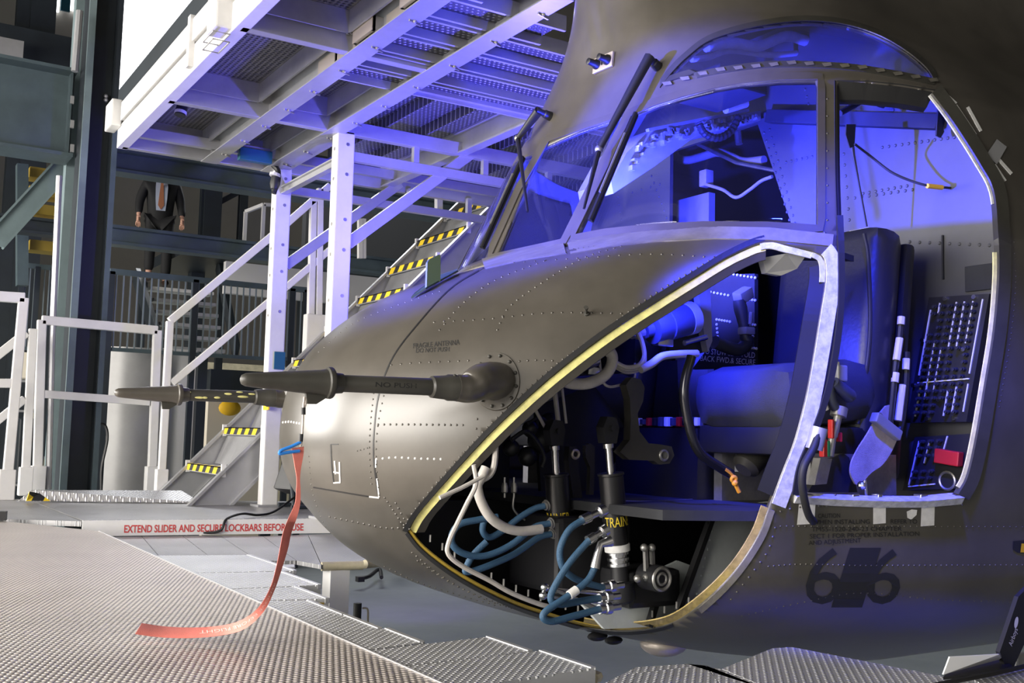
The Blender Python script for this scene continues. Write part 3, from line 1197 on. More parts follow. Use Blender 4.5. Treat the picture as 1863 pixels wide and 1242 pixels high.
for y, m_ in ((YS0, 'alu'), (YS1, 'alu')):
    b = MB()
    A = Vector((n0.x, y, n0.z))-d*.60+Vector((.10, 0, -.08))
    B_ = Vector((n1.x, y, n1.z))+d*.35+Vector((.10, 0, -.08))
    b.channel(A, B_, .05, .24, .02, kind='C')
    bmesh.ops.bisect_plane(b.bm, geom=b.bm.verts[:]+b.bm.edges[:]+b.bm.faces[:], plane_co=(0, 0, .002), plane_no=(0, 0, 1), clear_inner=True)
    b.build('stringer', m_, stair)
# hand rails: near side starts low at the left
def rail_obj(name, label, pts, r, posts, feet, m='white_paint'):
    e = empty(name, label, 'railing', (pts[0].x, pts[0].y, min(p.z for pr in posts for p in pr)))
    b = MB()
    for a, c in zip(pts, pts[1:]):
        b.beam(a, c, r*2, r*2.2, bev=.006)
    b.build('top_rail', m, e)
    for a, c in posts:
        b = MB()
        b.beam(a, c, r*2, r*2, up=(0, 1, 0), bev=.006)
        o = b.build('post', m, e)
    for f in feet:
        b = MB()
        b.span((f.x-r*1.6, f.y-r*1.6, f.z), (f.x+r*1.6, f.y+r*1.6, f.z+.22), bev=.006)
        b.build('socket', m, e)
    return e
def up(p, h):
    return Vector((p.x, p.y, p.z+h))
yr = 5.38
h0 = P(309, 584, y=yr)
hp = P(296, 880, y=yr)
hx = h0.x
h1 = P(515, 412, y=yr)
h2 = P(600, 338, y=yr)
e = rail_obj('hand_rail', 'white hand rail rising from the foot of the platform stair behind the left post', [h0, h1, h2], .028, [((Vector((hx, yr, 0))), h0), (Vector((P(582, 600, y=yr).x, yr, .95)), P(582, 343, y=yr)), (Vector((P(566, 600, y=yr).x, yr, .95)), P(570, 366, y=yr))], [Vector((hx, yr, 0))])
b = MB()
b.beam(P(312, 697, y=yr), P(520, 523, y=yr), .05, .055, bev=.006)
b.beam(P(520, 523, y=yr), P(620, 437, y=yr), .05, .055, bev=.006)
b.build('mid_rail', 'white_paint', e)
b = MB()
b.span((P(572, 600, y=yr).x-.09, yr-.05, .9), (P(572, 600, y=yr).x+.09, yr+.05, P(570, 572, y=yr).z), bev=.01)
b.build('bracket', 'white_paint', e)
# low railings at the left
e0 = P(75, 580, y=6.0)
y_ = 6.0
r = .034
e = rail_obj('guard_rail', 'white guard rail standing in front of the dark column', [P(76, 582, y=y_), P(286, 601, y=y_)], r, [(Vector((P(60, 890, y=y_).x+.03, y_, 0)), P(76, 582, y=y_)), (Vector((P(275, 893, y=y_).x, y_, 0)), P(286, 601, y=y_))], [Vector((P(60, 890, y=y_).x+.03, y_, 0)), Vector((P(275, 893, y=y_).x, y_, 0))])
b = MB()
b.beam(P(72, 716, y=y_), P(272, 731, y=y_), .06, .065, bev=.006)
b.build('mid_rail', 'white_paint', e)
y_ = 5.2
e = rail_obj('guard_rail', 'nearer white guard rail at the left edge of the picture', [P(-120, 532, y=y_), P(45, 542, y=y_)], r, [(Vector((P(10, 905, y=y_).x, y_, 0)), P(43, 542, y=y_))], [Vector((P(10, 905, y=y_).x, y_, 0))])
b = MB()
b.beam(P(-120, 696, y=y_), P(26, 697, y=y_), .06, .065, bev=.006)
b.build('mid_rail', 'white_paint', e)
y_ = 5.7
e = rail_obj('guard_rail', 'white guard rail with sloping rails between the two left railings', [P(-60, 690, y=y_), P(48, 605, y=y_)], r*.9, [(Vector((P(45, 893, y=y_).x, y_, 0)), P(60, 598, y=y_))], [Vector((P(45, 893, y=y_).x, y_, 0))])
b = MB()
b.beam(P(-60, 810, y=y_), P(45, 725, y=y_), .055, .06, bev=.006)
b.build('mid_rail', 'white_paint', e)
# rail of the top landing right of the stair
e = stair
b = MB()
b.beam(P(798, 300, y=5.6), P(798, 392, y=5.6), .06, .06)
b.beam(P(655, 398, y=7.5), P(655, 470, y=7.5), .05, .05)
b.beam(P(662, 398, y=7.5), P(662, 470, y=7.5), .04, .04)
b.build('landing_post', 'white_paint', e)
# ================================================================ helicopter: airframe surface
heli = empty('helicopter', 'olive drab military helicopter with its door and chin window removed', 'helicopter', (1.6, 0, -1.0))

ZK = np.array([-.31, -.27, -.17, 0, .3, .6, .9, 1.1, 1.23])
XF = np.array([2.407, 2.092, 1.592, .987, .522, .433, .598, .927, 1.300])
WK = np.array([.451, .58, .846, 1.09, 1.207, 1.275, 1.285, 1.285, 1.30])
NK = np.array([2.15, 2.15, 2.15, 2.15, 2.15, 2.15, 2.2, 2.5, 3.0])
ZU = np.array([1.77, 1.86, 1.95, 2.05, 2.15, 2.25, 2.4, 2.8, 3.3])
XU = np.array([1.555, 1.575, 1.59, 1.60, 1.60, 1.60, 1.60, 1.58, 1.56])
WU = np.array([1.12, 1.06, .98, .87, .74, .64, .56, .52, .50])
AU = np.array([2.8, 2.8, 2.75, 2.7, 2.65, 2.6, 2.5, 2.4, 2.4])
NU = np.array([3., 2.8, 2.6, 2.4, 2.2, 2.1, 2., 2., 2.])
ZSILL, ZHEAD = 1.23, 1.77


def herm(z, zk, v):
    m = np.gradient(v, zk)
    i = int(np.clip(np.searchsorted(zk, z)-1, 0, len(zk)-2))
    h = zk[i+1]-zk[i]
    t = (z-zk[i])/h
    return (2*t**3-3*t**2+1)*v[i]+(t**3-2*t**2+t)*h*m[i]+(-2*t**3+3*t**2)*v[i+1]+(t**3-t**2)*h*m[i+1]


def level(z):
    """front station, half width, where the side turns straight, fullness of one waterline"""
    if z <= ZSILL:
        return herm(z, ZK, XF), herm(z, ZK, WK), 2.8, herm(z, ZK, NK)
    if z <= ZHEAD:
        t = (z-ZSILL)/(ZHEAD-ZSILL)
        return 1.30+(1.555-1.30)*t, 1.30+(1.12-1.30)*t, 2.8, 3.0
    return tuple(float(np.interp(z, ZU, a)) if k == 2 else herm(z, ZU, a) for k, a in enumerate((XU, WU, AU, NU)))


def waterline(z, inset=0.0, n=40, xend=None, half=False):
    """points of one waterline from the near side round the nose to the far side"""
    xf, w, xa, nn = level(z)
    out = []
    for k in range(n+1):
        ph = PI/2*(k/n)
        out.append((xa-(xa-xf-inset)*math.cos(ph)**(2/nn), -(w-inset)*math.sin(ph)**(2/nn)))
    out = out[::-1]
    if xend and xend > xa:
        out.insert(0, (xend, out[0][1]))
    if half:
        return [Vector((x, y, z)) for x, y in out]
    return [Vector((x, y, z)) for x, y in out]+[Vector((x, -y, z)) for x, y in out[::-1][1:]]


zs = list(np.linspace(-.31, -.17, 14)) + list(np.linspace(-.15, ZSILL, 58)) + list(np.linspace(ZSILL, ZHEAD, 26))[1:] + list(np.linspace(ZHEAD, 2.4, 34))[1:] + [2.5, 2.6, 2.8, 3.0, 3.3]
NP = 92
phs = [PI/2*(k/NP) for k in range(NP+1)]
ext = [.06, .14, .24, .36, .5, .8, 1.2, 1.7, 2.4]
rows = []
for z in zs:
    xf, w, xa, nn = level(z)
    r = []
    for ph in phs:
        r.append((xa-(xa-xf)*math.cos(ph)**(2/nn), -w*math.sin(ph)**(2/nn), z))
    for e in ext:
        r.append((xa+e*(5.2-xa)/2.4, -w, z))
    rows.append(r)
rows.insert(0, [(min(5.2, x+.5*(1 if x < 4 else 0)), y*.02, -.325) for x, y, z in rows[0]])
rows[0] = [(x, 0.0, z) for x, y, z in rows[0]]
G = np.array(rows)
R_, C_ = G.shape[:2]
half_v = [Vector(p) for p in G.reshape(-1, 3)]
half_f = [(i*C_+j, i*C_+j+1, (i+1)*C_+j+1, (i+1)*C_+j) for i in range(R_-1) for j in range(C_-1)]
full_v = half_v+[Vector((v.x, -v.y, v.z)) for v in half_v]
off = len(half_v)
BVH = BVHTree.FromPolygons(full_v, half_f+[tuple(off+i for i in f[::-1]) for f in half_f])


def surf(px, py, d=0.0):
    """sight line through a photo pixel meets the airframe; d = stand-off along the outward normal"""
    o = Vector(CAM)
    r = Vector(ray(px, py)).normalized()
    h = BVH.ray_cast(o, r)
    if h[0] is None:
        k = BVH.find_nearest(o+r*4.0)
        q, n = k[0], k[1]
    else:
        q, n = h[0], h[1]
    if n.dot(r) > 0:
        n = -n
    return q+n*d


def surf_n(px, py):
    r = Vector(ray(px, py)).normalized()
    h = BVH.ray_cast(Vector(CAM), r)
    if h[0] is None:
        return Vector((-.5, -.8, 0)).normalized()
    return -h[1] if h[1].dot(r) > 0 else h[1]


def resample(poly, step=9.0, closed=True):
    out = []
    n = len(poly)
    for i in range(n if closed else n-1):
        a, b = poly[i], poly[(i+1) % n]
        L = math.hypot(b[0]-a[0], b[1]-a[1])
        k = max(1, int(L/step))
        for t in range(k):
            out.append((a[0]+(b[0]-a[0])*t/k, a[1]+(b[1]-a[1])*t/k))
    if not closed:
        out.append(poly[-1])
    return out


def curve2(pts, n=6, closed=False):
    return [(v.x, v.y) for v in smooth_path([(x, y, 0) for x, y in pts], n, closed)]


# edges of the openings as seen on the near side
CHIN_TOP = curve2([(1480, 457), (1436, 446), (1392, 438), (1330, 463), (1270, 499), (1180, 556), (1100, 609), (1020, 670), (960, 722), (893, 786), (840, 843), (795, 894), (757, 940), (741, 968)])
CHIN_BOT = curve2([(741, 968), (762, 995), (792, 1021), (832, 1049), (882, 1077), (940, 1104), (1000, 1124), (1060, 1141), (1120, 1149), (1180, 1146), (1232, 1131), (1288, 1090), (1340, 1036), (1380, 975), (1399, 925)])
CHIN_POST = curve2([(1399, 925), (1423, 860), (1446, 800), (1466, 722), (1481, 640), (1494, 560), (1502, 505), (1498, 470), (1480, 457)])
CHIN = CHIN_TOP+CHIN_BOT[1:]+CHIN_POST[1:-1]
DOOR_L = curve2([(1523, 147), (1524, 300), (1528, 440), (1527, 560), (1513, 670), (1495, 740), (1473, 800), (1453, 850), (1444, 898)])
DOOR_R = curve2([(1748, 902), (1766, 868), (1782, 800), (1799, 700), (1815, 600), (1823, 500), (1821, 420), (1813, 345), (1786, 292), (1738, 217), (1700, 166)])
DOOR = DOOR_L+[(1520, 905), (1600, 909), (1680, 909)]+DOOR_R+[(1640, 156), (1580, 150)]
CENTRE = [(897, 463), (1022, 436), (1087, 305), (1135, 212), (1066, 235), (1000, 258), (950, 345)]
SIDE = [(1049, 427), (1103, 417), (1180, 409), (1280, 404), (1397, 405), (1487, 411), (1487, 300), (1487, 146), (1420, 147), (1350, 153), (1300, 162), (1240, 178), (1190, 194), (1150, 212), (1110, 300)]
BROW = curve2([(1207, 153), (1240, 141), (1300, 127), (1380, 116), (1440, 114), (1500, 116), (1560, 121), (1640, 134), (1698, 146)])+curve2([(1698, 146), (1686, 126), (1650, 95), (1600, 66), (1540, 46), (1480, 39), (1420, 42), (1350, 55), (1290, 75), (1250, 105), (1225, 130), (1207, 153)])[1:-1]


def sdist(V2, poly):
    A = np.array(poly, float)
    B = np.roll(A, -1, 0)
    out = np.full(len(V2), 1e9)
    inside = np.zeros(len(V2), bool)
    x, y = V2[:, 0], V2[:, 1]
    for a, b in zip(A, B):
        d = b-a
        L = (d*d).sum()
        if L < 1e-9:
            continue
        t = np.clip(((V2-a)@d)/L, 0, 1)
        q = V2-(a+t[:, None]*d)
        out = np.minimum(out, np.hypot(q[:, 0], q[:, 1]))
        c = (a[1] > y) != (b[1] > y)
        with np.errstate(divide='ignore', invalid='ignore'):
            xi = (b[0]-a[0])*(y-a[1])/(b[1]-a[1])+a[0]
        inside ^= c & (x < xi)
    return np.where(inside, -out, out)


hb = bmesh.new()
vs = [hb.verts.new(v) for v in half_v]
for f in half_f:
    try:
        hb.faces.new([vs[i] for i in f])
    except ValueError:
        pass
bmesh.ops.remove_doubles(hb, verts=hb.verts, dist=1e-5)
hb.normal_update()
hb.faces.ensure_lookup_table()
REG = [('chin', CHIN), ('door', DOOR), ('centre', CENTRE), ('side', SIDE), ('brow', BROW)]
for nm, poly in REG:
    poly = resample(poly, 12)
    hb.verts.ensure_lookup_table()
    hb.verts.index_update()
    co = np.array([v.co[:] for v in hb.verts])
    sd = sdist(project(co), poly)
    cut = []
    es = []
    for e in hb.edges:
        a, b = e.verts
        d0, d1 = sd[a.index], sd[b.index]
        if d0*d1 < 0 and abs(d0) < 60 and abs(d1) < 60:
            es.append((e, a, d0/(d0-d1)))
    for e, a, t in es:
        t = min(max(t, .03), .97)
        ne, nv = bmesh.utils.edge_split(e, a, t)
        cut.append(nv)
    bmesh.ops.connect_verts(hb, verts=cut)
hb.normal_update()
hb.verts.ensure_lookup_table()
hb.verts.index_update()
cents = np.array([f.calc_center_median()[:] for f in hb.faces])
pc = project(cents)
cls = np.array(['skin ']*len(cents), dtype='U8')
nrm = np.array([f.normal[:] for f in hb.faces])
face_cam = ((CAM-cents)*nrm).sum(1)
sgn = 1 if np.median(face_cam[(pc[:, 0] > 700) & (pc[:, 0] < 900) & (pc[:, 1] > 600) & (pc[:, 1] < 800)]) > 0 else -1
for nm, poly in REG:
    ins = (sdist(pc, resample(poly, 12)) < 0) & (face_cam*sgn > 0)
    cls[ins] = nm
HV = [v.co.copy() for v in hb.verts]
HF = {}
for f, c in zip(hb.faces, cls):
    HF.setdefault(c.strip(), []).append([v.index for v in f.verts])
hb.free()


def surface_part(name, faces, m, parent, sides='both', thick=.0, shift=0.0, **kw):
    """cut surface faces -> one mesh: near half, far half (mirrored) or both welded"""
    used = sorted({i for f in faces for i in f})
    idx = {u: k for k, u in enumerate(used)}
    b = MB()
    if sides in ('near', 'both'):
        b.mesh([HV[u] for u in used], [[idx[i] for i in f] for f in faces])
    if sides in ('far', 'both'):
        b.mesh([Vector((HV[u].x, -HV[u].y, HV[u].z)) for u in used], [[idx[i] for i in f][::-1] for f in faces])
    bmesh.ops.remove_doubles(b.bm, verts=b.bm.verts, dist=2e-4)
    bmesh.ops.recalc_face_normals(b.bm, faces=b.bm.faces)
    b.bm.normal_update()
    # outward = away from the body axis
    s = sum(f.normal.dot(f.calc_center_median()-Vector((2.6, 0, .9)))*f.calc_area() for f in b.bm.faces)
    if s < 0:
        bmesh.ops.reverse_faces(b.bm, faces=b.bm.faces)
    o = b.build(name, m, parent, smooth=True, angle=28, recalc=False, **kw)
    if thick:
        md = o.modifiers.new('thickness', 'SOLIDIFY')
        md.thickness = thick
        md.offset = -1
    return o


skin = surface_part('fuselage_skin', HF['skin'], 'olive', heli, thick=.018)
for m_ in ('cabin_dark', 'olive', 'cabin_grey'):
    skin.data.materials.append(MATS[m_])
for p_ in skin.data.polygons:
    if p_.center.z-1.0 > 1.2 and p_.center.x+1.6 < 2.6:
        p_.material_index = 2
skin.modifiers[0].material_offset = 1
surface_part('windshield_pane', HF['centre'], 'glass', heli, 'both', thick=.006, label='flat glass centre windshield pane between the two tan posts')
surface_part('windshield_pane', HF['side'], 'glass', heli, 'near', thick=.006, label='large curved glass windshield pane on the near side')
surface_part('windshield_pane', HF['side'], 'glass', heli, 'far', thick=.006, label='curved glass windshield pane on the far side')
surface_part('eyebrow_window', HF['brow'], 'glass_eyebrow', heli, 'near', thick=.006, label='arched hazy roof window above the removed door')
surface_part('eyebrow_window', HF['brow'], 'glass_eyebrow', heli, 'far', thick=.006)
surface_part('chin_window', HF['chin'], 'glass_chin', heli, 'far', thick=.006, label='milky clear chin window still fitted on the far side')
surface_part('crew_door', HF['door'], 'olive', heli, 'far', thick=.02)


def band(poly, o0, o1, d0, d1, toward, b, thick=-.004, closed=False, step=12):
    """ribbon following a photo outline: from o0 to o1 px towards a side, standing d0..d1 off the skin"""
    pl = resample(poly, step, closed)
    n = len(pl)
    L, Rr, T = [], [], []
    for i, (x, y) in enumerate(pl):
        a = pl[i-1] if (i > 0 or closed) else pl[0]
        c = pl[(i+1) % n] if (i < n-1 or closed) else pl[-1]
        tx, ty = c[0]-a[0], c[1]-a[1]
        q = math.hypot(tx, ty) or 1
        nx, ny = -ty/q, tx/q
        if nx*(toward[0]-x)+ny*(toward[1]-y) < 0:
            nx, ny = -nx, -ny
        p0, p1 = (x+nx*o0, y+ny*o0), (x+nx*o1, y+ny*o1)
        L.append(surf(*p0, d0))
        Rr.append(surf(*p1, d1))
        T.append(surf_n(*p0)*thick)
    b.strip(L, Rr, T, closed)
    return b


MID = (1150, 850)
# rim of the chin opening
top_run = CHIN_TOP[12:]
b = MB()
band(top_run, -9, 0, .004, .001, MID, b)
band(CHIN_BOT[:60], -4, 1, .003, .001, MID, b)
b.build('opening_gasket', 'rubber', heli, label='black sealant line round the chin opening')
b = MB()
band(top_run, 1, 14, -.010, -.012, MID, b)
b.build('seal_strip', 'seal_yellow', heli, label='pale yellow primed sealing strip along the upper chin opening')
b = MB()
band(CHIN_TOP[:14], 1, 12, -.004, -.006, MID, b)
band(CHIN_POST[-14:], -2, 9, -.003, -.004, MID, b)
b.build('seal_strip', 'rim_white', heli, label='bare white flange at the top corner of the chin opening')
b = MB()
band(top_run, 14, 27, -.014, -.030, MID, b)
b.build('inner_flange', 'olive', heli)
b = MB()
band(CHIN_BOT[:48], 0, 4, -.004, -.006, MID, b)
b.build('seal_strip', 'ochre', heli, label='thin ochre sealing strip along the lower chin opening')
b = MB()
band(CHIN_BOT[42:], 0, 12, -.006, -.008, MID, b)
b.build('seal_strip', 'seal_tan', heli, label='tan primed sealing strip round the lower rear of the chin opening')
b = MB()
band(CHIN_BOT[64:], -10, 0, .005, .002, MID, b)
b.build('retainer_bead', 'frame_tan', heli)
b = MB()
band(CHIN_POST[2:-8], 0, 24, -.004, -.020, MID, b)
b.build('inner_flange', 'console', heli, label='dark drilled flange along the door post')
b = MB()
band(CHIN_POST[1:-4], -26, -1, .006, .004, MID, b)
b.build('post_strip', 'rim_white', heli, label='bare metal strip along the curved door post')
b = MB()
dl = DOOR_L[10:]
band(dl, -6, 5, .012, .012, (1600, 600), b, thick=-.03)
b.build('door_seal', 'rubber', heli, label='black rubber seal along the front edge of the door opening')
b = MB()
band(DOOR_L[:12], -5, 6, .004, -.01, (1600, 600), b, thick=-.03)
band([(1523, 150), (1580, 151), (1640, 157), (1700, 167)], -3, 20, .003, -.03, (1600, 600), b, thick=-.02)
b.build('door_seal', 'rubber', heli, label='black rubber seal round the top of the door opening')
b = MB()
band(DOOR_R, -12, 7, .010, .004, (1600, 600), b, thick=-.02)
b.build('door_frame', 'olive_dark', heli)
b = MB()
band(DOOR_R[2:34], 6, 12, -.004, -.008, (1600, 600), b)
b.build('seal_strip', 'seal_yellow', heli, label='yellow sealing strip down the rear edge of the door opening')
b = MB()
band(DOOR_R[40:], 4, 10, -.002, -.006, (1600, 600), b)
b.build('seal_strip', 'rim_white', heli, label='worn bare strip at the upper rear of the door opening')
sill = [(1444, 903), (1520, 908), (1600, 911), (1680, 911), (1746, 905)]
b = MB()
band(sill, -4, 11, .022, .006, (1600, 1000), b, thick=-.05)
b.build('door_sill', 'rim_white', heli, label='chipped pale door sill ledge')
b = MB()
for (x, w_) in ((1566, 14), (1690, 16), (1610, 9)):
    p = surf(x, 904, .0)
    b.box(p+Vector((0, .03, .002)), (w_*.0022, .03, .012), bev=.003)
b.ball(surf(1592, 896, 0)+Vector((0, .05, .02)), .014)
b.tube([surf(1600, 898, 0)+Vector((0, .05, -.01)), surf(1598, 886, 0)+Vector((0, .05, .02))], .005)
b.build('door_latch', 'steel', heli)
b = MB()
for (x0, x1, y1, sk) in ((1453, 1483, 952, -6), (1588, 1611, 951, 0), (1676, 1700, 955, -3)):
    pts = [(x0, 917), (x1, 917), (x1+sk*.3, y1), (x0+sk*.6, y1+2)]
    b.mesh([surf(px, py, .0015) for px, py in pts], [(0, 1, 2, 3)])
b.mesh([surf(px, py, .0015) for px, py in [(1649, 930), (1658, 926), (1668, 927), (1667, 936), (1657, 945), (1650, 941)]], [tuple(range(6))])
b.build('bare_patch', 'chip_white', heli, label='bare metal tape patches below the door sill')
# window frames
b = MB()
band(CENTRE, 0, -12, .006, .004, (1020, 340), b, closed=True)
band(SIDE, 0, -14, .006, .004, (1280, 300), b, closed=True)
b.build('windshield_frame', 'olive', heli, smooth=True, label='raised frame strips round the near and centre windshield panes')
b = MB()
band([(1035, 447), (1103, 434), (1200, 424), (1300, 419), (1400, 421), (1515, 432)], -4, 16, .007, .003, (1300, 600), b)
band([(880, 478), (950, 462), (1028, 450)], -6, 12, .007, .003, (1000, 600), b)
b.build('windshield_frame', 'frame_tan', heli, smooth=True, label='pale tan sill strip below the near and centre windshield panes')
b = MB()
nb = [(p.x, p.y, p.z) for p in waterline(1.235, -.008, 40)]
b.strip([Vector(p) for p in nb[41:]], [Vector((p[0]-.012, p[1]*1.004, p[2]-.035)) for p in nb[41:]], [Vector((.006, 0, 0))]*len(nb[41:]))
b.build('windshield_frame', 'frame_tan', heli, label='raised tan sill strip below the far windshield pane')
b = MB()
band(BROW, 1, -9, .006, .004, (1450, 90), b, closed=True)
b.build('eyebrow_frame', 'olive_dark', heli)
# worn paint chips along the windshield and eyebrow edges
b = MB()
for i in range(16):
    t = i/15
    x = 1215+t*480
    y = np.interp(x, [1207, 1300, 1440, 1560, 1698], [156, 130, 117, 124, 149])
    b.mesh([surf(x-9, y-2, .008), surf(x+7, y-4, .008), surf(x+10, y+2, .008), surf(x-4, y+4, .008)], [(0, 1, 2, 3)])
b.build('sealant_scallop', 'scallop', heli)
b = MB()
for (x0, y0, x1, y1, w_) in ((1758, 196, 1782, 240, 5), (1738, 192, 1774, 246, 3), (1815, 292, 1838, 318, 5), (1716, 170, 1738, 190, 4), (1808, 300, 1828, 330, 3)):
    band([(x0, y0), (x1, y1)], 0, w_, .002, .002, (1900, y0), b)
b.build('paint_wear', 'chip_white', heli, label='scraped bare streaks behind the door opening')
b = MB()
b.mesh([surf(px, py, .004) for px, py in [(1793, 282), (1812, 254), (1830, 268), (1812, 300)]], [(0, 1, 2, 3)])
b.build('tape_patch', 'cabin_grey', heli)

# rivets -----------------------------------------------------------------
RV = []


def rivets(pts, n, r=.0042, sm=True):
    q = curve2(pts, 12) if sm and len(pts) > 2 else resample(pts, 4, False)
    L = [0]
    for a, c in zip(q, q[1:]):
        L.append(L[-1]+math.hypot(c[0]-a[0], c[1]-a[1]))
    for k in range(n):
        s = L[-1]*k/(n-1)
        x = np.interp(s, L, [p[0] for p in q])
        y = np.interp(s, L, [p[1] for p in q])
        RV.append((x, y, r))


def add_rivets(name, m, parent):
    b = MB()
    for x, y, r in RV:
        c, n = surf(x, y, 0), surf_n(x, y)
        a = n.orthogonal().normalized()
        d = n.cross(a)
        top = b.bm.verts.new(c+n*r*.75)
        r1 = [b.bm.verts.new(c+(a*math.cos(k*PI/3)+d*math.sin(k*PI/3))*r*.7+n*r*.5) for k in range(6)]
        r2 = [b.bm.verts.new(c+(a*math.cos(k*PI/3)+d*math.sin(k*PI/3))*r-n*.001) for k in range(6)]
        for k in range(6):
            b.bm.faces.new((top, r1[k], r1[(k+1) % 6]))
            b.bm.faces.new((r1[k], r2[k], r2[(k+1) % 6], r1[(k+1) % 6]))
    RV.clear()
    return b.build(name, m, parent, smooth=True, angle=80, kind='stuff')


rivets([(688, 772), (760, 772), (842, 773)], 15)
rivets([(790, 586), (890, 580), (1000, 569), (1130, 570)], 20)
rivets([(905, 600), (925, 560), (985, 515), (1060, 470), (1130, 448)], 22)
rivets([(800, 600), (842, 552), (900, 510), (990, 475)], 18)
rivets([(935, 478), (1050, 470), (1180, 462), (1300, 468)], 20)
rivets([(712, 664), (760, 660), (852, 656)], 9)
rivets([(945, 657), (975, 655), (1005, 656)], 5)
rivets([(1300, 468), (1190, 535), (1085, 610), (1000, 672), (930, 735), (870, 795), (820, 850), (772, 905), (735, 955)], 62)
rivets([(868, 762), (866, 778), (872, 792), (860, 810)], 4)
rivets([(735, 960), (700, 960), (660, 952), (600, 940)], 14)
rivets([(700, 905), (730, 950)], 7, sm=False)
rivets([(720, 915), (745, 962)], 6, sm=False)
rivets([(680, 715), (675, 760), (672, 820), (676, 880)], 16, .0035)
rivets([(698, 720), (688, 770), (684, 830), (690, 900)], 14, .0035)
rivets([(650, 820), (668, 815)], 4, .003, sm=False)
rivets([(562, 830), (570, 900), (600, 970), (650, 1015)], 22, .003)
rivets([(580, 640), (640, 590), (720, 556), (800, 530)], 20, .003)
rivets([(750, 1005), (800, 1045), (870, 1085), (960, 1115)], 24)
rivets([(700, 1030), (760, 1058), (830, 1080), (900, 1100)], 20)
rivets([(760, 1020), (830, 1065), (930, 1105), (1010, 1128)], 26)
rivets([(1398, 1030), (1460, 1026), (1560, 1028), (1700, 1028), (1860, 1027)], 48, .0035)
rivets([(1350, 1120), (1440, 1100), (1560, 1078), (1700, 1090), (1850, 1095)], 40, .003)
rivets([(1420, 957), (1520, 957), (1640, 957), (1860, 958)], 40, .003)
rivets([(1490, 920), (1600, 919), (1750, 918)], 38, .004)
rivets([(1420, 930), (1440, 925), (1455, 922)], 3)
rivets([(1410, 960), (1398, 1000), (1370, 1040), (1330, 1090)], 10)
rivets([(1505, 180), (1505, 250), (1505, 330), (1505, 400)], 8, .005)
rivets([(1060, 440), (1150, 425), (1300, 411), (1500, 424)], 12, .006)
rivets([(1835, 440), (1838, 520), (1828, 620), (1808, 740)], 30, .003)
rivets([(1845, 440), (1848, 520), (1838, 620), (1818, 740)], 30, .003)
rivets([(895, 470), (960, 455), (1022, 444)], 14, .005)
rivets([(850, 487), (960, 465), (1080, 448)], 26, .003)
rivets([(1400, 930), (1520, 900)], 2)
add_rivets('rivet_rows', 'olive', heli)
# bare bright rivets where the paint has gone
rivets([(685, 835), (720, 832), (760, 834), (802, 835)], 11, .0045)
rivets([(515, 768), (528, 767), (545, 770)], 7, .005)
add_rivets('bare_rivets', 'chip_white', heli)

# panel joint of the nose cap, access panel edges
b = MB()
joint = curve2([(880, 487), (820, 525), (760, 590), (715, 650), (690, 715), (681, 780), (680, 835), (688, 900)])
band(joint, -1.2, 1.2, .0012, .0012, (1000, 700), b, thick=-.002, step=8)
band([(602, 808), (604, 850), (608, 880)], -1, 1, .0012, .0012, (1000, 700), b, thick=-.002)
band([(602, 808), (616, 808)], -1, 1, .0012, .0012, (1000, 900), b, thick=-.002)
band([(570, 886), (640, 898), (690, 906)], -1.2, 1.2, .0012, .0012, (600, 1000), b, thick=-.002)
band([(690, 906), (684, 860)], -1.0, 1.0, .0012, .0012, (1000, 900), b, thick=-.002)
b.build('panel_joint', 'black', heli)
b = MB()
for pts in ([(607, 878), (620, 877)], [(618, 840), (619, 877)], [(609, 838), (611, 862)], [(684, 835), (684, 850)], [(686, 870), (690, 904)], [(672, 903), (690, 905)], [(607, 858), (617, 860)]):
    band(pts, -1.2, 1.2, .0018, .0018, (1000, 700), b, thick=-.002, step=5)
b.build('paint_wear', 'chip_white', heli, label='chipped white paint at the nose access panel')

# stencils -----------------------------------------------------------------


def on_skin(a, c, hgt, lift=.0016, slant=0.0):
    ax, ay = a
    dx, dy = c[0]-a[0], c[1]-a[1]
    L = math.hypot(dx, dy)
    nx, ny = dy/L, -dx/L
    return lambda u, v: surf(ax+dx*u+nx*hgt*v+slant*v*dx/L, ay+dy*u+ny*hgt*v+slant*v*dy/L, lift)


decal('FRAGILE ANTENNA', on_skin((752, 634), (836, 627), 9), 'stencil', 'stencil_black', heli, .15)
decal('DO NOT PUSH', on_skin((757, 642), (818, 639), 8), 'stencil', 'stencil_black', heli, .15)
decal('CAUTION', on_skin((1488, 942), (1528, 941), 8), 'stencil', 'stencil_black', heli)
decal('WHEN INSTALLING', on_skin((1478, 953), (1582, 952), 8), 'stencil', 'stencil_black', heli)
decal('REFER TO', on_skin((1620, 952), (1668, 952), 8), 'stencil', 'stencil_black', heli)
decal('TM55-1520-240-23 CHAPTER', on_skin((1476, 966), (1640, 965), 8), 'stencil', 'stencil_black', heli)
decal('SECT 1 FOR PROPER INSTALLATION', on_skin((1473, 979), (1672, 974), 8), 'stencil', 'stencil_black', heli)
decal('AND ADJUSTMENT', on_skin((1471, 991), (1566, 986), 8), 'stencil', 'stencil_black', heli)
decal('6', on_skin((1462, 1098), (1526, 1096), 100, slant=14), 'hull_number', 'stencil_black', heli)
decal('6', on_skin((1572, 1098), (1634, 1096), 98, slant=14), 'hull_number', 'stencil_black', heli)
b = MB()
qs = [(1512+w_*56+ (1-h_)*0+h_*34, 1104-h_*108) for h_ in np.linspace(0, 1, 8) for w_ in np.linspace(0, 1, 6)]
b.mesh([surf(x, y, .0015) for x, y in qs], [(r*6+c, r*6+c+1, (r+1)*6+c+1, (r+1)*6+c) for r in range(7) for c in range(5)])
b.build('number_block', 'stencil_black', heli, label='painted out black slanted block between two sixes')

# pitot tubes ---------------------------------------------------------------


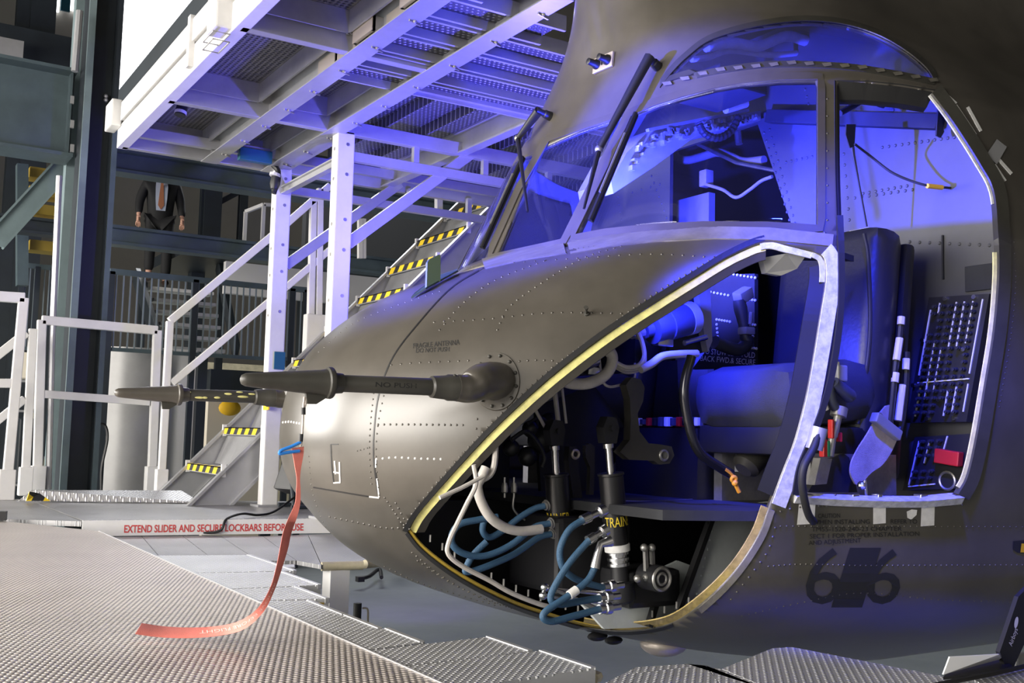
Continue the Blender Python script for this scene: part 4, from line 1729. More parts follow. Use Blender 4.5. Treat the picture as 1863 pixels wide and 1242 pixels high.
def pitot(sign):
    def mp(p):
        return Vector((p[0], p[1]*(-sign), p[2]))
    near = sign < 0
    tip = P(437, 690, y=-.733)
    base = P(846, 706, y=-.745)
    d = (base-tip)
    L = d.length
    d.normalize()
    T, Bp = mp(tip), mp(base)
    dd = (Bp-T).normalized()
    b = MB()
    b.lathe(T, Bp, [(.26, .016), (.27, .0225), (L-.11, .024), (L-.105, .030), (L-.06, .034), (L-.055, .037), (L+.02, .037)], 20)
    o = b.build('pitot_tube', 'olive_dark', heli, smooth=True, label='near pitot tube on a faired boss' if near else 'far pitot tube, yellow paint worn through')
    b = MB()
    # tapered fairing from the tube end into the skin, with its bolted oval base plate
    hit, n = surf(902, 694, 0), surf_n(902, 694)
    ctr = mp(hit)
    n = mp(n)
    end = mp(surf(938, 672, -.04))
    b.tube(smooth_path([Bp-dd*.03, Bp+dd*.015, Bp*.45+ctr*.55+n*.026, ctr+n*.004+dd*.004, ctr-n*.05+dd*.02], 6), [.038, .038, .038, .039, .0395, .040, .041, .043, .045, .048, .048, .050, .052, .053, .054, .055, .056, .056, .056, .055, .054, .052, .049, .045, .040], 26)
    # bolted oval base plate bent to the skin
    ring = lambda q_, lift: [mp(surf(903+44*q_*math.cos(t), 694+54*q_*math.sin(t), lift)) for t in np.linspace(0, 2*PI, 37)[:-1]]
    r0, r1, r2 = ring(.45, .007), ring(.96, .006), ring(1.0, -.002)
    b.strip(r0, r1, closed=True)
    b.strip(r1, r2, closed=True)
    b.build('fairing', 'olive', o, smooth=True, angle=35)
    b = MB()
    for k in range(12):
        t = k*PI/6+.2
        q = mp(surf(903+37*math.cos(t), 694+46*math.sin(t), .008))
        b.ball(q, .0055, 8)
    for k in range(5):
        q = Bp-dd*.02+n.cross(dd)*.036*math.cos(k*.9-1)+n*.036*math.sin(k*.9+.2)
        b.ball(q, .005, 8)
    b.build('bolts', 'olive_dark', o)
    if not near:
        b = MB()
        for k in range(14):
            t = .27+.036*k+random.uniform(-.015, .015)
            ang = random.uniform(-2.6, -.6)
            ang = random.uniform(-.5, 1.0)
            c = T+dd*t+(Vector((0, -1, 0))*math.cos(ang)+Vector((0, 0, 1))*math.sin(ang))*.0230
            b.ball(c, .009, 8, (random.uniform(1, 3), .35, .5))
        b.build('paint_wear', 'seal_yellow', o)
    return T, Bp, dd


PT, PB, PD = pitot(-1)
FT, FB, FD = pitot(1)
decal('NO PUSH', lambda u, v: PT+PD*(.355+.12*u)+Vector((0, -1, 0))*.0236*math.cos((v-.5)*.55)+Vector((0, 0, 1))*.0236*math.sin((v-.5)*.55), 'stencil', 'stencil_black', heli)

# details standing on the skin ------------------------------------------------
b = MB()
n = surf_n(1100, 115)
c = surf(1100, 115, 0)
ex = (surf(1124, 102)-surf(1078, 122)).normalized()
ez = n.cross(ex)
ez = ez if ez.z > 0 else -ez
R3 = Matrix((ex, n, ez)).transposed()
b.box(c+n*.006, (.118, .012, .062), R3, bev=.003)
plate = b.build('sensor_plate', 'bracket', heli, label='bare metal plate with two black probes on the upper nose')
for s in (-1, 1):
    b = MB()
    q = c+ex*s*.032+n*.008
    b.lathe(q, q+n, [(0, .021), (.012, .021), (.02, .015), (.05, .013), (.052, .009)], 14)
    b.build('probe', 'black', plate, smooth=True)
b = MB()
b.box(c+n*.014, (.006, .006, .022), R3)
b.build('marking', 'black', plate)
b = MB()
fb = surf(790, 520)
b.prism([surf(750, 545, .004), surf(778, 532, .012), surf(836, 500, .012), surf(834, 497, .012), surf(800, 512, .016), surf(757, 538, .006)], surf_n(790, 520)*.006)
fin = b.build('blade_antenna', 'green', heli, label='small green blade antenna on the nose top')
fin.data.materials[0] = mat('antenna_green', (.055, .085, .05), .5)
b = MB()
up = Vector((0, 0, 1))
q0, q1 = surf(778, 527, .008), surf(803, 516, .008)
fw = (q1-q0)
b.prism([q0, q1, q1+up*.088-fw*.05, q1+up*.096-fw*.15, q0+up*.094+fw*.15, q0+up*.086], Vector((0, .012, 0)))
b.build('blade', 'antenna_green', fin)
b = MB()
p = surf(1067, 571, 0)
b.lathe(p, p+surf_n(1067, 571), [(0, .008), (.006, .008), (.007, .004), (.03, .004), (.032, .007), (.038, .007)], 10)
b.build('drain_stud', 'olive_dark', heli)
for (x, y) in ((884, 656),):
    b = MB()
    b.ring(surf(x, y, .001), surf_n(x, y), .013, .0025, 16, 6)
    b.build('drain_ring', 'olive', heli)
# lamp dome, drains and pull handle low on the hull
b = MB()
q = surf(1245, 1176, -.01)
b.ball(q+Vector((.04, .16, -.03)), .085, 18, (1.1, 1.0, .55))
b.build('belly_lamp', 'bracket', heli, smooth=True, label='small domed lamp under the belly')
b = MB()
b.box(q+Vector((.13, .14, -.02)), (.10, .10, .03), bev=.006)
b.ball(surf(1106, 1152, 0)+Vector((0, .06, -.02)), .028, 10, (1.5, 1, .6))
b.ball(surf(1135, 1160, 0)+Vector((0, .06, -.02)), .026, 10, (1.5, 1, .6))
b.build('belly_drain', 'black', heli, smooth=True)
b = MB()
pts = [(1843, 984), (1863, 982), (1890, 983), (1890, 1007), (1850, 1005), (1842, 999)]
b.mesh([surf(px, py, .002) for px, py in pts], [tuple(range(6))])
b.build('pull_handle_recess', 'stencil_black', heli)
b = MB()
b.mesh([surf(px, py, .003) for px, py in [(1857, 988), (1895, 988), (1895, 1005), (1855, 1004)]], [(0, 1, 2, 3)])
b.build('pull_handle', 'yellow', heli)
# wipers


def wiper(piv, elbow, arm_end, b0, b1, lift=.045):
    b = MB()
    pv = surf(*piv, .0)
    n = surf_n(*piv)
    b.lathe(pv, pv+n, [(0, .020), (.03, .018), (.034, .014), (.07, .014)], 14)
    o = b.build('wiper', 'black', heli, smooth=True)
    A = pv+n*.06
    E = surf(*elbow, lift+.01)
    F = surf(*arm_end, lift)
    b = MB()
    b.tube([A+(A-E)*.02, A*.7+E*.3, E], [.020, .018, .012], 10)
    b.tube([E, E*.5+F*.5, F], [.011, .008, .005], 8)
    b.build('wiper_arm', 'black', o, smooth=True)
    b = MB()
    path = [surf(b0[0]+(b1[0]-b0[0])*t, b0[1]+(b1[1]-b0[1])*t, .022) for t in np.linspace(0, 1, 9)]
    b.tube(path, .009, 8)
    path2 = [surf(b0[0]+(b1[0]-b0[0])*t, b0[1]+(b1[1]-b0[1])*t, .010) for t in np.linspace(0, 1, 9)]
    b.tube(path2, .005, 6)
    b.build('wiper_blade', 'black', o, smooth=True)
    b = MB()
    mp = surf(b0[0]*.55+b1[0]*.45, b0[1]*.55+b1[1]*.45, .03)
    b.ball(E, .016, 10)
    b.tube([surf(b0[0]*.8+b1[0]*.2, b0[1]*.8+b1[1]*.2, .03), mp, surf(b0[0]*.25+b1[0]*.75, b0[1]*.25+b1[1]*.75, .03)], .005, 6)
    b.build('wiper_link', 'dull_metal', o, smooth=True)


wiper((1197, 122), (1108, 288), (1078, 392), (1163, 212), (1081, 407))
wiper((1002, 212), (962, 262), (905, 345), (958, 290), (884, 455))
# ================================================================ helicopter: cockpit and nose bay


def PY(pts, y):
    return [P(px, py, y=y) for px, py in pts]


def halfw(x, z):
    """half width of the airframe at station x, height z"""
    xf, w, xa, nn = level(z)
    if x >= xa:
        return w
    c = max(0.0, min(1.0, (xa-x)/(xa-xf)))
    return w*max(0.0, 1-c**nn)**(1/nn)


BX = 2.46
# bulkhead with the passage to the cabin
b = MB()
zr = list(np.linspace(-.2, 2.33, 40))
dl0 = P(1222, 300, x=BX).y
dtop = P(1380, 222, x=BX)
dbot = P(1440, 400, x=BX)


def door_edges(z):
    if z > dtop.z or z < .38:
        return None
    t = (dtop.z-z)/(dtop.z-dbot.z)
    return dl0, dtop.y+(dbot.y-dtop.y)*min(t, 1.9)


for z0, z1 in zip(zr, zr[1:]):
    zm = (z0+z1)/2
    de = door_edges(zm)
    segs = [None] if de is None else [0, 1]
    for s_ in segs:
        q = []
        for z in (z0, z1):
            w = halfw(BX, z)-.021
            d = door_edges(min(max(z, .3801), dtop.z-1e-4)) if de else None
            lo, hi = (-w, w) if s_ is None else ((-w, d[1]) if s_ == 0 else (d[0], w))
            q.append((lo, hi))
        for i in range(6):
            a0, a1 = i/6, (i+1)/6
            f = lambda r, a: q[r][0]+(q[r][1]-q[r][0])*a
            b.mesh([(BX, f(0, a0), z0), (BX, f(0, a1), z0), (BX, f(1, a1), z1), (BX, f(1, a0), z1)], [(0, 1, 2, 3)])
bmesh.ops.remove_doubles(b.bm, verts=b.bm.verts, dist=1e-4)
mat('bulkhead_grey', (.065, .065, .07), .5, 0, var=.08, vscale=4)
bulk = b.build('cockpit_bulkhead', 'bulkhead_grey', heli, label='riveted grey bulkhead behind the seats with a tapered passage')
md = bulk.modifiers.new('t', 'SOLIDIFY')
md.thickness = .02
md.offset = 0


def bulk_rivets(lines):
    b = MB()
    for (a, c, n) in lines:
        for k in range(n):
            t = k/(n-1)
            p = P(a[0]+(c[0]-a[0])*t, a[1]+(c[1]-a[1])*t, x=BX-.011)
            b.ball(p, .0065, 6, (.6, 1, 1))
    return b


bulk_rivets([((1400, 236), (1450, 420), 14), ((1390, 242), (1436, 400), 12), ((1430, 295), (1487, 283), 7), ((1462, 150), (1476, 215), 6), ((1545, 155), (1560, 215), 6),
             ((1605, 268), (1760, 246), 14), ((1555, 360), (1660, 345), 9), ((1570, 352), (1650, 338), 8), ((1650, 180), (1625, 200), 4), ((1535, 280), (1545, 400), 7),
             ((1655, 440), (1800, 446), 9), ((1120, 330), (1130, 400), 6), ((1185, 320), (1212, 396), 7), ((1150, 350), (1200, 335), 4)]).build('bulkhead_rivets', 'bulkhead_grey', bulk, smooth=True, kind='stuff')
b = MB()
b.beam(P(1400, 212, x=BX-.03), P(1712, 222, x=BX-.03), .05, .055, bev=.004)
b.build('cross_rail', 'cabin_dark', bulk, label='dark rail across the bulkhead')
b = MB()
b.box(P(1716, 468, x=BX-.012), (.012, .006, .16))
b.box(P(1783, 505, x=BX-.012), (.012, .11, .09), bev=.003)
b.build('access_cover', 'cabin_dark', bulk)
# passage surround and cabin beyond
b = MB()
b.span((BX+.012, -1.0, .36), (4.9, 1.0, .38))
b.build('cabin_floor', 'cabin_dark', heli)
b = MB()
b.span((4.86, -1.25, -.2), (4.9, 1.25, 2.3))
b.build('cabin_end_cap', 'cabin_dark', heli)  # cap added to keep stray light out of the cut-off fuselage
b = MB()
b.tube(smooth_path([P(*q, x=2.75) for q in [(1225, 270), (1231, 287), (1252, 291), (1277, 285), (1306, 277), (1330, 285), (1354, 294), (1390, 291)]], 5), .022, 10)
b.build('conduit', 'hose_white', heli, smooth=True, label='thick white conduit curving behind the bulkhead passage')
b = MB()
b.tube(smooth_path([P(*q, x=2.6) for q in [(1283, 335), (1315, 345), (1339, 359), (1364, 345), (1385, 329), (1405, 321)]], 5), .008, 8)
b.box(P(1285, 325, x=2.62), (.05, .05, .08), bev=.005)
b.build('cable', 'hose_white', heli, smooth=True, label='thin white cable drooping in the bulkhead passage')
b = MB()
b.span((2.62, P(1290, 320, x=2.62).y, .38), (2.66, P(1232, 320, x=2.62).y, 1.75))
b.build('cabin_panel', 'cabin_grey', heli)
b = MB()
b.tube([P(1270, 262, x=2.7), P(1340, 296, x=2.7), P(1420, 312, x=2.7)], .01, 8)
b.tube([P(1340, 215, x=2.7), P(1345, 262, x=2.7)], .018, 8)
b.build('cabin_bracket', 'dull_metal', heli, smooth=True)

# floor and keel
b = MB()
fl = [p for p in waterline(.345, .035, 30)]
fl = [p for p in fl if p.x < BX-.02]
fx = 1.16
fl = [p for p in fl if p.x >= fx]
ne = [p for p in fl if p.y < 0]
fa = [p for p in fl if p.y > 0]
out = [Vector((BX-.02, ne[0].y, .345))]+ne+fa+[Vector((BX-.02, fa[-1].y, .345))]
b.prism(out, (0, 0, -.03))
b.build('cockpit_floor', 'cabin_dark', heli)
b = MB()
e0 = [P(1112, 914, z=.335), P(1150, 917, z=.335), P(1200, 916, z=.335), P(1280, 912, z=.335), P(1400, 905, z=.335)]
b.tube(smooth_path(e0, 6), .012, 8)
b.build('floor_edge', 'dull_metal', heli, smooth=True)
b = MB()
kp = [Vector((level(z)[0]+.07, .10, z)) for z in np.linspace(.31, -.24, 14)]
b.prism(kp+[Vector((2.44, .10, -.24)), Vector((2.44, .10, .31))], (0, .03, 0))
b.span((.95, .30, .315), (1.45, .33, .95))
b.build('keel_web', 'cabin_dark', heli)
# side web panel with black ribs in the lower rear of the chin bay
b = MB()
yw = -.70
b.prism(PY([(1303, 925), (1402, 912), (1352, 1030), (1296, 1082), (1236, 1112)], yw), (0, .015, 0))
b.build('web_panel', 'cabin_grey', heli, label='riveted grey web panel at the rear of the chin bay').data.materials[0] = mat('web_grey', (.52, .55, .54), .5, 0, var=.12, vscale=6)
b = MB()
b.prism(PY([(1060, 1100), (1235, 1020), (1262, 1030), (1236, 1112), (1180, 1140), (1100, 1144)], yw+.12), (0, .015, 0))
b.build('web_panel', 'web_grey', heli)
b = MB()
b.beam(*PY([(1303, 918), (1233, 1112)], yw-.012), .022, .018)
b.beam(*PY([(1203, 1062), (1180, 1140)], yw+.10), .022, .018)
b.beam(*PY([(1372, 930), (1360, 945)], yw-.012), .022, .014)
b.build('rib', 'black', heli)
b = MB()
for k in range(9):
    for a, c in (((1312, 940), (1392, 922)), ((1268, 1080), (1300, 950)), ((1280, 1098), (1345, 1035)), ((1350, 1020), (1392, 930))):
        b.ball(P(a[0]+(c[0]-a[0])*k/8, a[1]+(c[1]-a[1])*k/8, y=yw-.002), .005, 6, (1, .6, 1))
b.build('web_rivets', 'web_grey', heli, smooth=True, kind='stuff')
b = MB()
for k in range(22):
    t = k/21
    x = 775+t*480
    y = float(np.interp(x, [775, 850, 930, 1020, 1110, 1180, 1255], [995, 1046, 1087, 1120, 1139, 1138, 1112]))
    p = surf(x, y+4, -.03)
    b.cyl(p, p+Vector((0, .0, .022)), .0035, 6)
b.build('fastener_row', 'dull_metal', heli, kind='stuff')

# ---- hydraulic trainer struts


def strut(px_top, px_bot, y, txt, u0):
    top, bot = P(*px_top, y=y), P(*px_bot, y=y)
    d = (top-bot).normalized()
    L = (top-bot).length
    b = MB()
    b.lathe(bot, top, [(0, .036), (L*.35, .036), (L*.36, .040), (L*.96, .040), (L*.97, .043), (L, .043)], 22)
    o = b.build('strut', 'strut_black', heli, smooth=True, label='black hydraulic strut lettered in yellow')
    b = MB()
    b.cyl(top, top+d*.085, .012, 12)
    b.lathe(top+d*.08, top+d*.1, [(0, .018), (.014, .018), (.016, .012)], 10)
    b.build('piston_rod', 'steel', o, smooth=True)
    b = MB()
    c = top+d*.115
    b.prism([c+Vector((dx, -.02, dz)) for dx, dz in ((-.022, -.02), (.022, -.02), (.032, .03), (.02, .062), (-.015, .065), (-.032, .03))], (0, .04, 0))
    b.cyl(c+Vector((0, -.032, .028)), c+Vector((0, .03, .028)), .009, 10)
    b.build('clevis', 'console', o)
    b = MB()
    b.lathe(bot+d*.012, bot-d*.1, [(0, .041), (.022, .041)], 20)
    b.build('collar', 'chip_white', o, smooth=True, label='white collar ring')
    b = MB()
    b.lathe(bot-d*.012, bot-d*.2, [(0, .036), (.008, .036), (.009, .030), (.016, .030), (.017, .036), (.026, .036), (.027, .030), (.034, .030), (.035, .035), (.044, .035)], 20)
    b.build('spring_seat', 'steel', o, smooth=True)
    b = MB()
    b.lathe(bot-d*.055, bot-d*.3, [(0, .028), (.05, .030), (.055, .045), (.11, .045), (.12, .03)], 18)
    b.build('foot', 'console', o, smooth=True)
    # lettering wrapped on the barrel
    right_ = Vector(_rt)
    a0 = (Vector(CAM)-bot)
    a0 = (a0-d*a0.dot(d)).normalized()
    a1 = d.cross(a0)
    if a1.dot(right_) < 0:
        a1 = -a1
    zc = L*.30

    def fn(u, v):
        th = u0+u*2.75
        return bot+d*(zc+v*.031)+(a0*math.cos(th)+a1*math.sin(th))*.0408
    decal(txt, fn, 'strut_lettering', 'label_yellow', o)
    return o


strut((1012, 862), (1020, 984), -.42, 'TRAINER', -1.75)
strut((1111, 860), (1123, 996), -.62, 'TRAINER', -.85)

# hoses
HOSES = [
    ([(991, 920), (972, 925), (944, 942), (916, 964), (892, 977), (879, 968), (880, 950), (890, 930)], -.55),
    ([(1000, 952), (972, 959), (928, 992), (881, 1011), (840, 1005), (821, 983), (834, 955), (872, 945), (905, 940)], -.62),
    ([(1003, 971), (979, 978), (935, 1008), (878, 1033), (850, 1040), (848, 1032), (862, 1008), (885, 985)], -.60),
    ([(1063, 944), (1035, 964), (1019, 999), (1023, 1030), (1041, 1049), (1066, 1060), (1097, 1068)], -.80),
    ([(1073, 981), (1038, 1021), (1010, 1065), (1002, 1090), (1020, 1099), (1052, 1094), (1090, 1088)], -.83),
    ([(1082, 1033), (1067, 1058), (1029, 1087), (995, 1110), (988, 1123), (1005, 1130), (1045, 1120), (1090, 1108)], -.85),
]
for i, (pts, y) in enumerate(HOSES):
    n = len(pts)
    path = [P(px, py, y=y+(.03*math.sin(3*k/n) if i < 3 else .0)) for k, (px, py) in enumerate(pts)]
    b = MB()
    b.tube(smooth_path(path, 6), .0100, 10)
    h = b.build('hydraulic_hose', 'hose_blue', heli, smooth=True)
    b = MB()
    e = path[0]
    e2 = {0: (996, 918), 1: (1004, 951), 2: (1006, 970), 3: (1104, 925), 4: (1106, 961)}.get(i)
    if e2:
        q = P(*e2, y=y)
        L = (q-e).length
        b.lathe(e-(q-e)*.1, q, [(0, .015), (L*.35, .015), (L*.4, .010), (L*.7, .010), (L*.75, .018), (L, .018)], 10)
    else:
        b.tube([e]+[P(*q, y=y) for q in ((1087, 1008), (1092, 990), (1110, 984))], [.015, .012, .011, .017], 10)
    if i > 2:
        f = path[-1]
        b.lathe(f, f+Vector((.1, -.0, .004)), [(0, .014), (.02, .014), (.022, .018), (.04, .018), (.042, .010), (.075, .010)], 10)
    b.build('hose_fitting', 'steel' if i > 2 else 'dull_metal', h, smooth=True)
    if i == 5:
        b = MB()
        q = smooth_path(path, 6)
        b.tube([q[9], q[10], q[11]], .0135, 10)
        b.build('hose_marker', 'chip_white', h, smooth=True)
b = MB()
for y_, a, c in ((-.70, (991, 1069), (1100, 1080)), (-.70, (989, 1083), (1100, 1096)), (-.72, (1010, 1072), (1090, 1108)), (-.72, (1062, 1096), (1090, 1112))):
    b.tube(PY([a, c], y_), .006, 8)
for q in ((991, 1068), (988, 1083)):
    b.ball(P(*q, y=-.70), .013, 10)
b.build('manifold_pipe', 'steel', heli, smooth=True)
b = MB()
b.tube(smooth_path(PY([(884, 850), (876, 868), (869, 884), (875, 911), (891, 939), (916, 958), (947, 966), (985, 962)], -.66), 6), [.0145]*43, 10)
b.tube(smooth_path(PY([(902, 790), (900, 840), (893, 862), (880, 872)], -.66), 6), .009, 8)
b.build('wire_loom', 'hose_white', heli, smooth=True, label='thick off-white wire loom behind the blue hoses')
b = MB()
b.tube(smooth_path(PY([(862, 845), (866, 880), (850, 915), (833, 950), (817, 985), (816, 1008), (842, 1030), (890, 1055), (930, 1078), (980, 1098), (1008, 1105)], -.74), 6), .007, 8)
b.tube(PY([(800, 905), (838, 888), (880, 866)], -.80), .006, 8)
b.build('drain_line', 'hose_white', heli, smooth=True, label='thin white drain line along the lower chin opening')
b = MB()
for x_ in (918, 935):
    b.tube(PY([(x_, 868), (x_, 905)], -.3), .004, 6)
    b.lathe(P(x_, 878, y=-.3), P(x_, 900, y=-.3), [(0, .008), (.012, .011), (.03, .011), (.034, .007)], 8)
b.tube(smooth_path(PY([(935, 900), (934, 925), (950, 942), (975, 955)], -.3), 5), .004, 6)
b.build('pipe_fitting', 'dull_metal', heli, smooth=True)
# bell cranks, pedals and links
b = MB()
y0 = -.60
b.prism(PY([(1139, 700), (1150, 686), (1166, 690), (1173, 705), (1170, 730), (1160, 752), (1164, 785), (1180, 806), (1200, 808), (1222, 812), (1227, 828), (1218, 843), (1200, 845), (1190, 838), (1145, 836), (1128, 822), (1146, 800), (1148, 760), (1146, 725)], y0), (0, .035, 0))
o = b.build('pedal_crank', 'olive_dark', heli, label='cast pedal crank with an open lug')
b = MB()
b.ring(P(1208, 828, y=y0-.004), (0, 1, 0), .016, .005, 20, 8)
b.build('lug_bush', 'dull_metal', o, smooth=True)
b = MB()
b.cyl(P(1208, 828, y=y0-.003), P(1208, 828, y=y0+.01), .012, 14)
b.build('lug_bore', 'black', o)
b = MB()
y1 = -.34
b.prism(PY([(1036, 812), (1048, 812), (1056, 824), (1052, 850), (1058, 890), (1062, 930), (1046, 930), (1040, 880), (1034, 838)], y1), (0, .03, 0))
o = b.build('idler_arm', 'console', heli)
b = MB()
b.ring(P(1047, 826, y=y1-.004), (0, 1, 0), .014, .005, 18, 8)
b.build('lug_bush', 'bracket', o, smooth=True)
b = MB()
b.prism(PY([(1066, 810), (1074, 806), (1082, 812), (1082, 850), (1080, 900), (1072, 900), (1074, 850), (1066, 832)], -.30), (0, .02, 0))
b.build('idler_arm', 'olive_dark', heli)
b = MB()
c = P(1204, 1053, y=-.74)
b.cyl(c, c+Vector((0, .08, 0)), .042, 24)
o = b.build('torque_shaft', 'console', heli, smooth=True)
b = MB()
b.ring(c, (0, 1, 0), .034, .006, 24, 8)
b.ring(c, (0, 1, 0), .017, .005, 20, 8)
b.build('shaft_bush', 'dull_metal', o, smooth=True)
b = MB()
b.cyl(c-Vector((0, .002, 0)), c+Vector((0, .004, 0)), .014, 16)
b.build('shaft_bore', 'black', o)
b = MB()
for dx in (0, 12):
    b.beam(*PY([(1174+dx, 996), (1176+dx, 1048)], -.70), .012, .012)
for q in ((1172, 996), (1186, 996), (1160, 1052), (1176, 1050)):
    b.ball(P(*q, y=-.71), .013, 10)
b.build('link_rod', 'dull_metal', heli, smooth=True)
b = MB()
b.box(P(1140, 1060, y=-.5), (.22, .3, .12), bev=.02)
b.box(P(1035, 1000, y=-.35), (.3, .3, .25), bev=.02)
b.build('servo_housing', 'console', heli)
b = MB()
for (q, r_) in (((985, 800), .05), ((960, 830), .035), ((1000, 770), .04), ((930, 815), .03), ((965, 780), .03)):
    b.ball(P(*q, y=-.25), r_, 12)
b.tube(smooth_path(PY([(930, 800), (955, 785), (975, 800), (990, 830), (985, 850)], -.32), 5), .008, 8)
b.tube(smooth_path(PY([(960, 770), (985, 760), (1010, 790), (1016, 830)], -.3), 5), .006, 8)
b.build('control_linkage', 'console', heli, smooth=True)
b = MB()
b.tube(PY([(972, 742), (1000, 792)], -.36), .006, 8)
b.tube(PY([(1008, 700), (1018, 790)], -.36), .009, 8)
b.tube(PY([(1022, 700), (1030, 770)], -.36), .005, 8)
b.build('push_rod', 'hose_white', heli, smooth=True)
b = MB()
b.prism(PY([(975, 740), (1080, 700), (1150, 790), (1080, 905), (985, 900)], .05), (0, .02, 0))
b.build('bay_panel', 'cabin_dark', heli)

# instrument panel seen from behind, its cylinders and looms
b = MB()
gl = [p for p in waterline(1.19, .05, 30) if p.x < 1.72]
gi = [Vector((p.x+.34, p.y*.92, 1.185)) for p in gl]
b.strip(gl, gi, [Vector((0, 0, -.02))]*len(gl))
b.build('glare_shield', 'cabin_dark', heli, label='dark glare shield shelf under the windshield').data.materials[0] = mat('glare', (.02, .021, .022), .7)
b = MB()
b.span((1.62, -.28, .80), (1.66, .80, 1.17))
b.build('instrument_panel', 'console', heli)


def canister(a, c, y, r, m, ringm):
    A, B_ = P(*a, y=y), P(*c, y=y)
    L = (B_-A).length
    b = MB()
    b.lathe(A, B_, [(0, r*.45), (.03, r*.45), (.032, r*.92), (.10, r*.92), (.102, r), (L-.03, r), (L, r*.97)], 24)
    o = b.build('instrument_can', m, heli, smooth=True, label='dark instrument canister behind the yellow edge')
    b = MB()
    d = (B_-A).normalized()
    b.cyl(B_-d*.035, B_+d*.002, r*1.03, 24)
    b.build('end_cap', ringm, o, smooth=True)
    b = MB()
    b.lathe(A-d*.06, A, [(0, .016), (.02, .016), (.022, .022), (.05, .022)], 12)
    b.build('connector', 'dull_metal', o, smooth=True)


mat('can_blue', (.05, .055, .09), .4)
canister((1172, 602), (1258, 578), -.50, .058, 'can_blue', 'cabin_grey')
b = MB()
for dy, k in ((0, 0), (.015, 4), (.03, 8)):
    b.tube(smooth_path(PY([(1158, 600+k), (1168, 622), (1172, 648+k), (1162, 664+k), (1140, 668+k), (1118, 658+k)], -.55+dy), 6), .008, 8)
b.tube(smooth_path(PY([(1100, 632), (1113, 645), (1112, 665), (1098, 684), (1070, 697), (1040, 697), (1018, 688)], -.62), 6), .019, 10)
b.tube(smooth_path(PY([(1165, 672), (1185, 662), (1205, 648), (1235, 644), (1268, 643)], -.55), 6), .014, 10)
b.tube(smooth_path(PY([(1090, 650), (1095, 690), (1108, 703), (1130, 700)], -.5), 6), .005, 6)
b.tube(smooth_path(PY([(1155, 660), (1155, 685), (1145, 692)], -.5), 6), .004, 6)
b.build('wire_loom', 'hose_white', heli, smooth=True, label='looped white cable looms behind the instrument panel')
b = MB()
b.tube(PY([(1050, 668), (1085, 655)], -.55), .02, 10)
b.box(P(1205, 623, y=-.5), (.07, .04, .03), bev=.005)
b.box(P(1075, 675, y=-.5), (.05, .04, .025), bev=.004)
b.tube(PY([(1245, 624), (1285, 613)], -.52), .010, 10)
b.build('connector', 'steel', heli, smooth=True)
b = MB()
b.prism(PY([(1268, 510), (1292, 505), (1296, 620), (1288, 640), (1280, 600)], -.45), (0, .03, 0))
b.build('panel_bracket', 'cabin_grey', heli)
b = MB()
b.prism(PY([(1230, 555), (1284, 528), (1286, 640), (1215, 655)], -.40), (0, .02, 0))
b.build('bay_panel', 'cabin_dark', heli)
# jump seat back with stencilled note, cyclic column in front of it
xb = 2.30
b = MB()
b.mesh([P(px, py, x=xb) for px, py in [(1286, 500), (1376, 498), (1376, 668), (1262, 672), (1286, 640)]], [(0, 1, 2, 3, 4)])
o = b.build('jump_seat_back', 'cabin_dark', heli, label='dark folding seat back with white stencil')
md = o.modifiers.new('t', 'SOLIDIFY')
md.thickness = .02
md.offset = 0


def on_x(a, c, h, x):
    dx, dy = c[0]-a[0], c[1]-a[1]
    L = math.hypot(dx, dy)
    return lambda u, v: P(a[0]+dx*u+dy/L*h*v, a[1]+dy*u-dx/L*h*v, x=x)


decal('TO STOW SEAT-FOLD', on_x((1277, 643), (1373, 651), 10, xb-.014), 'stencil', 'stencil_white', o)
decal('BACK FWD.& SECURE', on_x((1274, 656), (1374, 664), 10, xb-.014), 'stencil', 'stencil_white', o)
b = MB()
for a, c, n in (((1335, 499), (1374, 505), 7), ((1293, 531), (1325, 537), 6), ((1364, 545), (1374, 546), 3), ((1304, 581), (1328, 585), 6), ((1360, 589), (1374, 591), 4), ((1355, 631), (1376, 634), 6), ((1368, 611), (1370, 612), 2), ((1304, 590), (1306, 612), 4)):
    for k in range(n):
        t = k/(n-1)
        b.ball(P(a[0]+(c[0]-a[0])*t, a[1]+(c[1]-a[1])*t, x=xb-.014), .006, 6)
b.build('seat_rivets', 'white_dot', o, smooth=True, kind='stuff')
b = MB()
yc = -.28
b.tube(smooth_path(PY([(1300, 622), (1325, 632), (1345, 636), (1358, 625), (1359, 612)], yc), 5), .026, 12)
b.tube(PY([(1357, 615), (1353, 590), (1347, 560), (1344, 545)], yc), [.026, .022, .028, .024], 12)
o = b.build('cyclic_column', 'can_blue', heli, smooth=True, label='bent control column with a grip')
b = MB()
b.box(P(1352, 537, y=yc), (.075, .05, .05), Euler((.2, -.5, 0)), bev=.01)
b.tube(PY([(1364, 590), (1366, 568)], yc-.02), .009, 8)
b.box(P(1358, 602, y=yc-.02), (.05, .05, .03), bev=.006)
b.build('grip_head', 'cabin_grey', o, smooth=True)
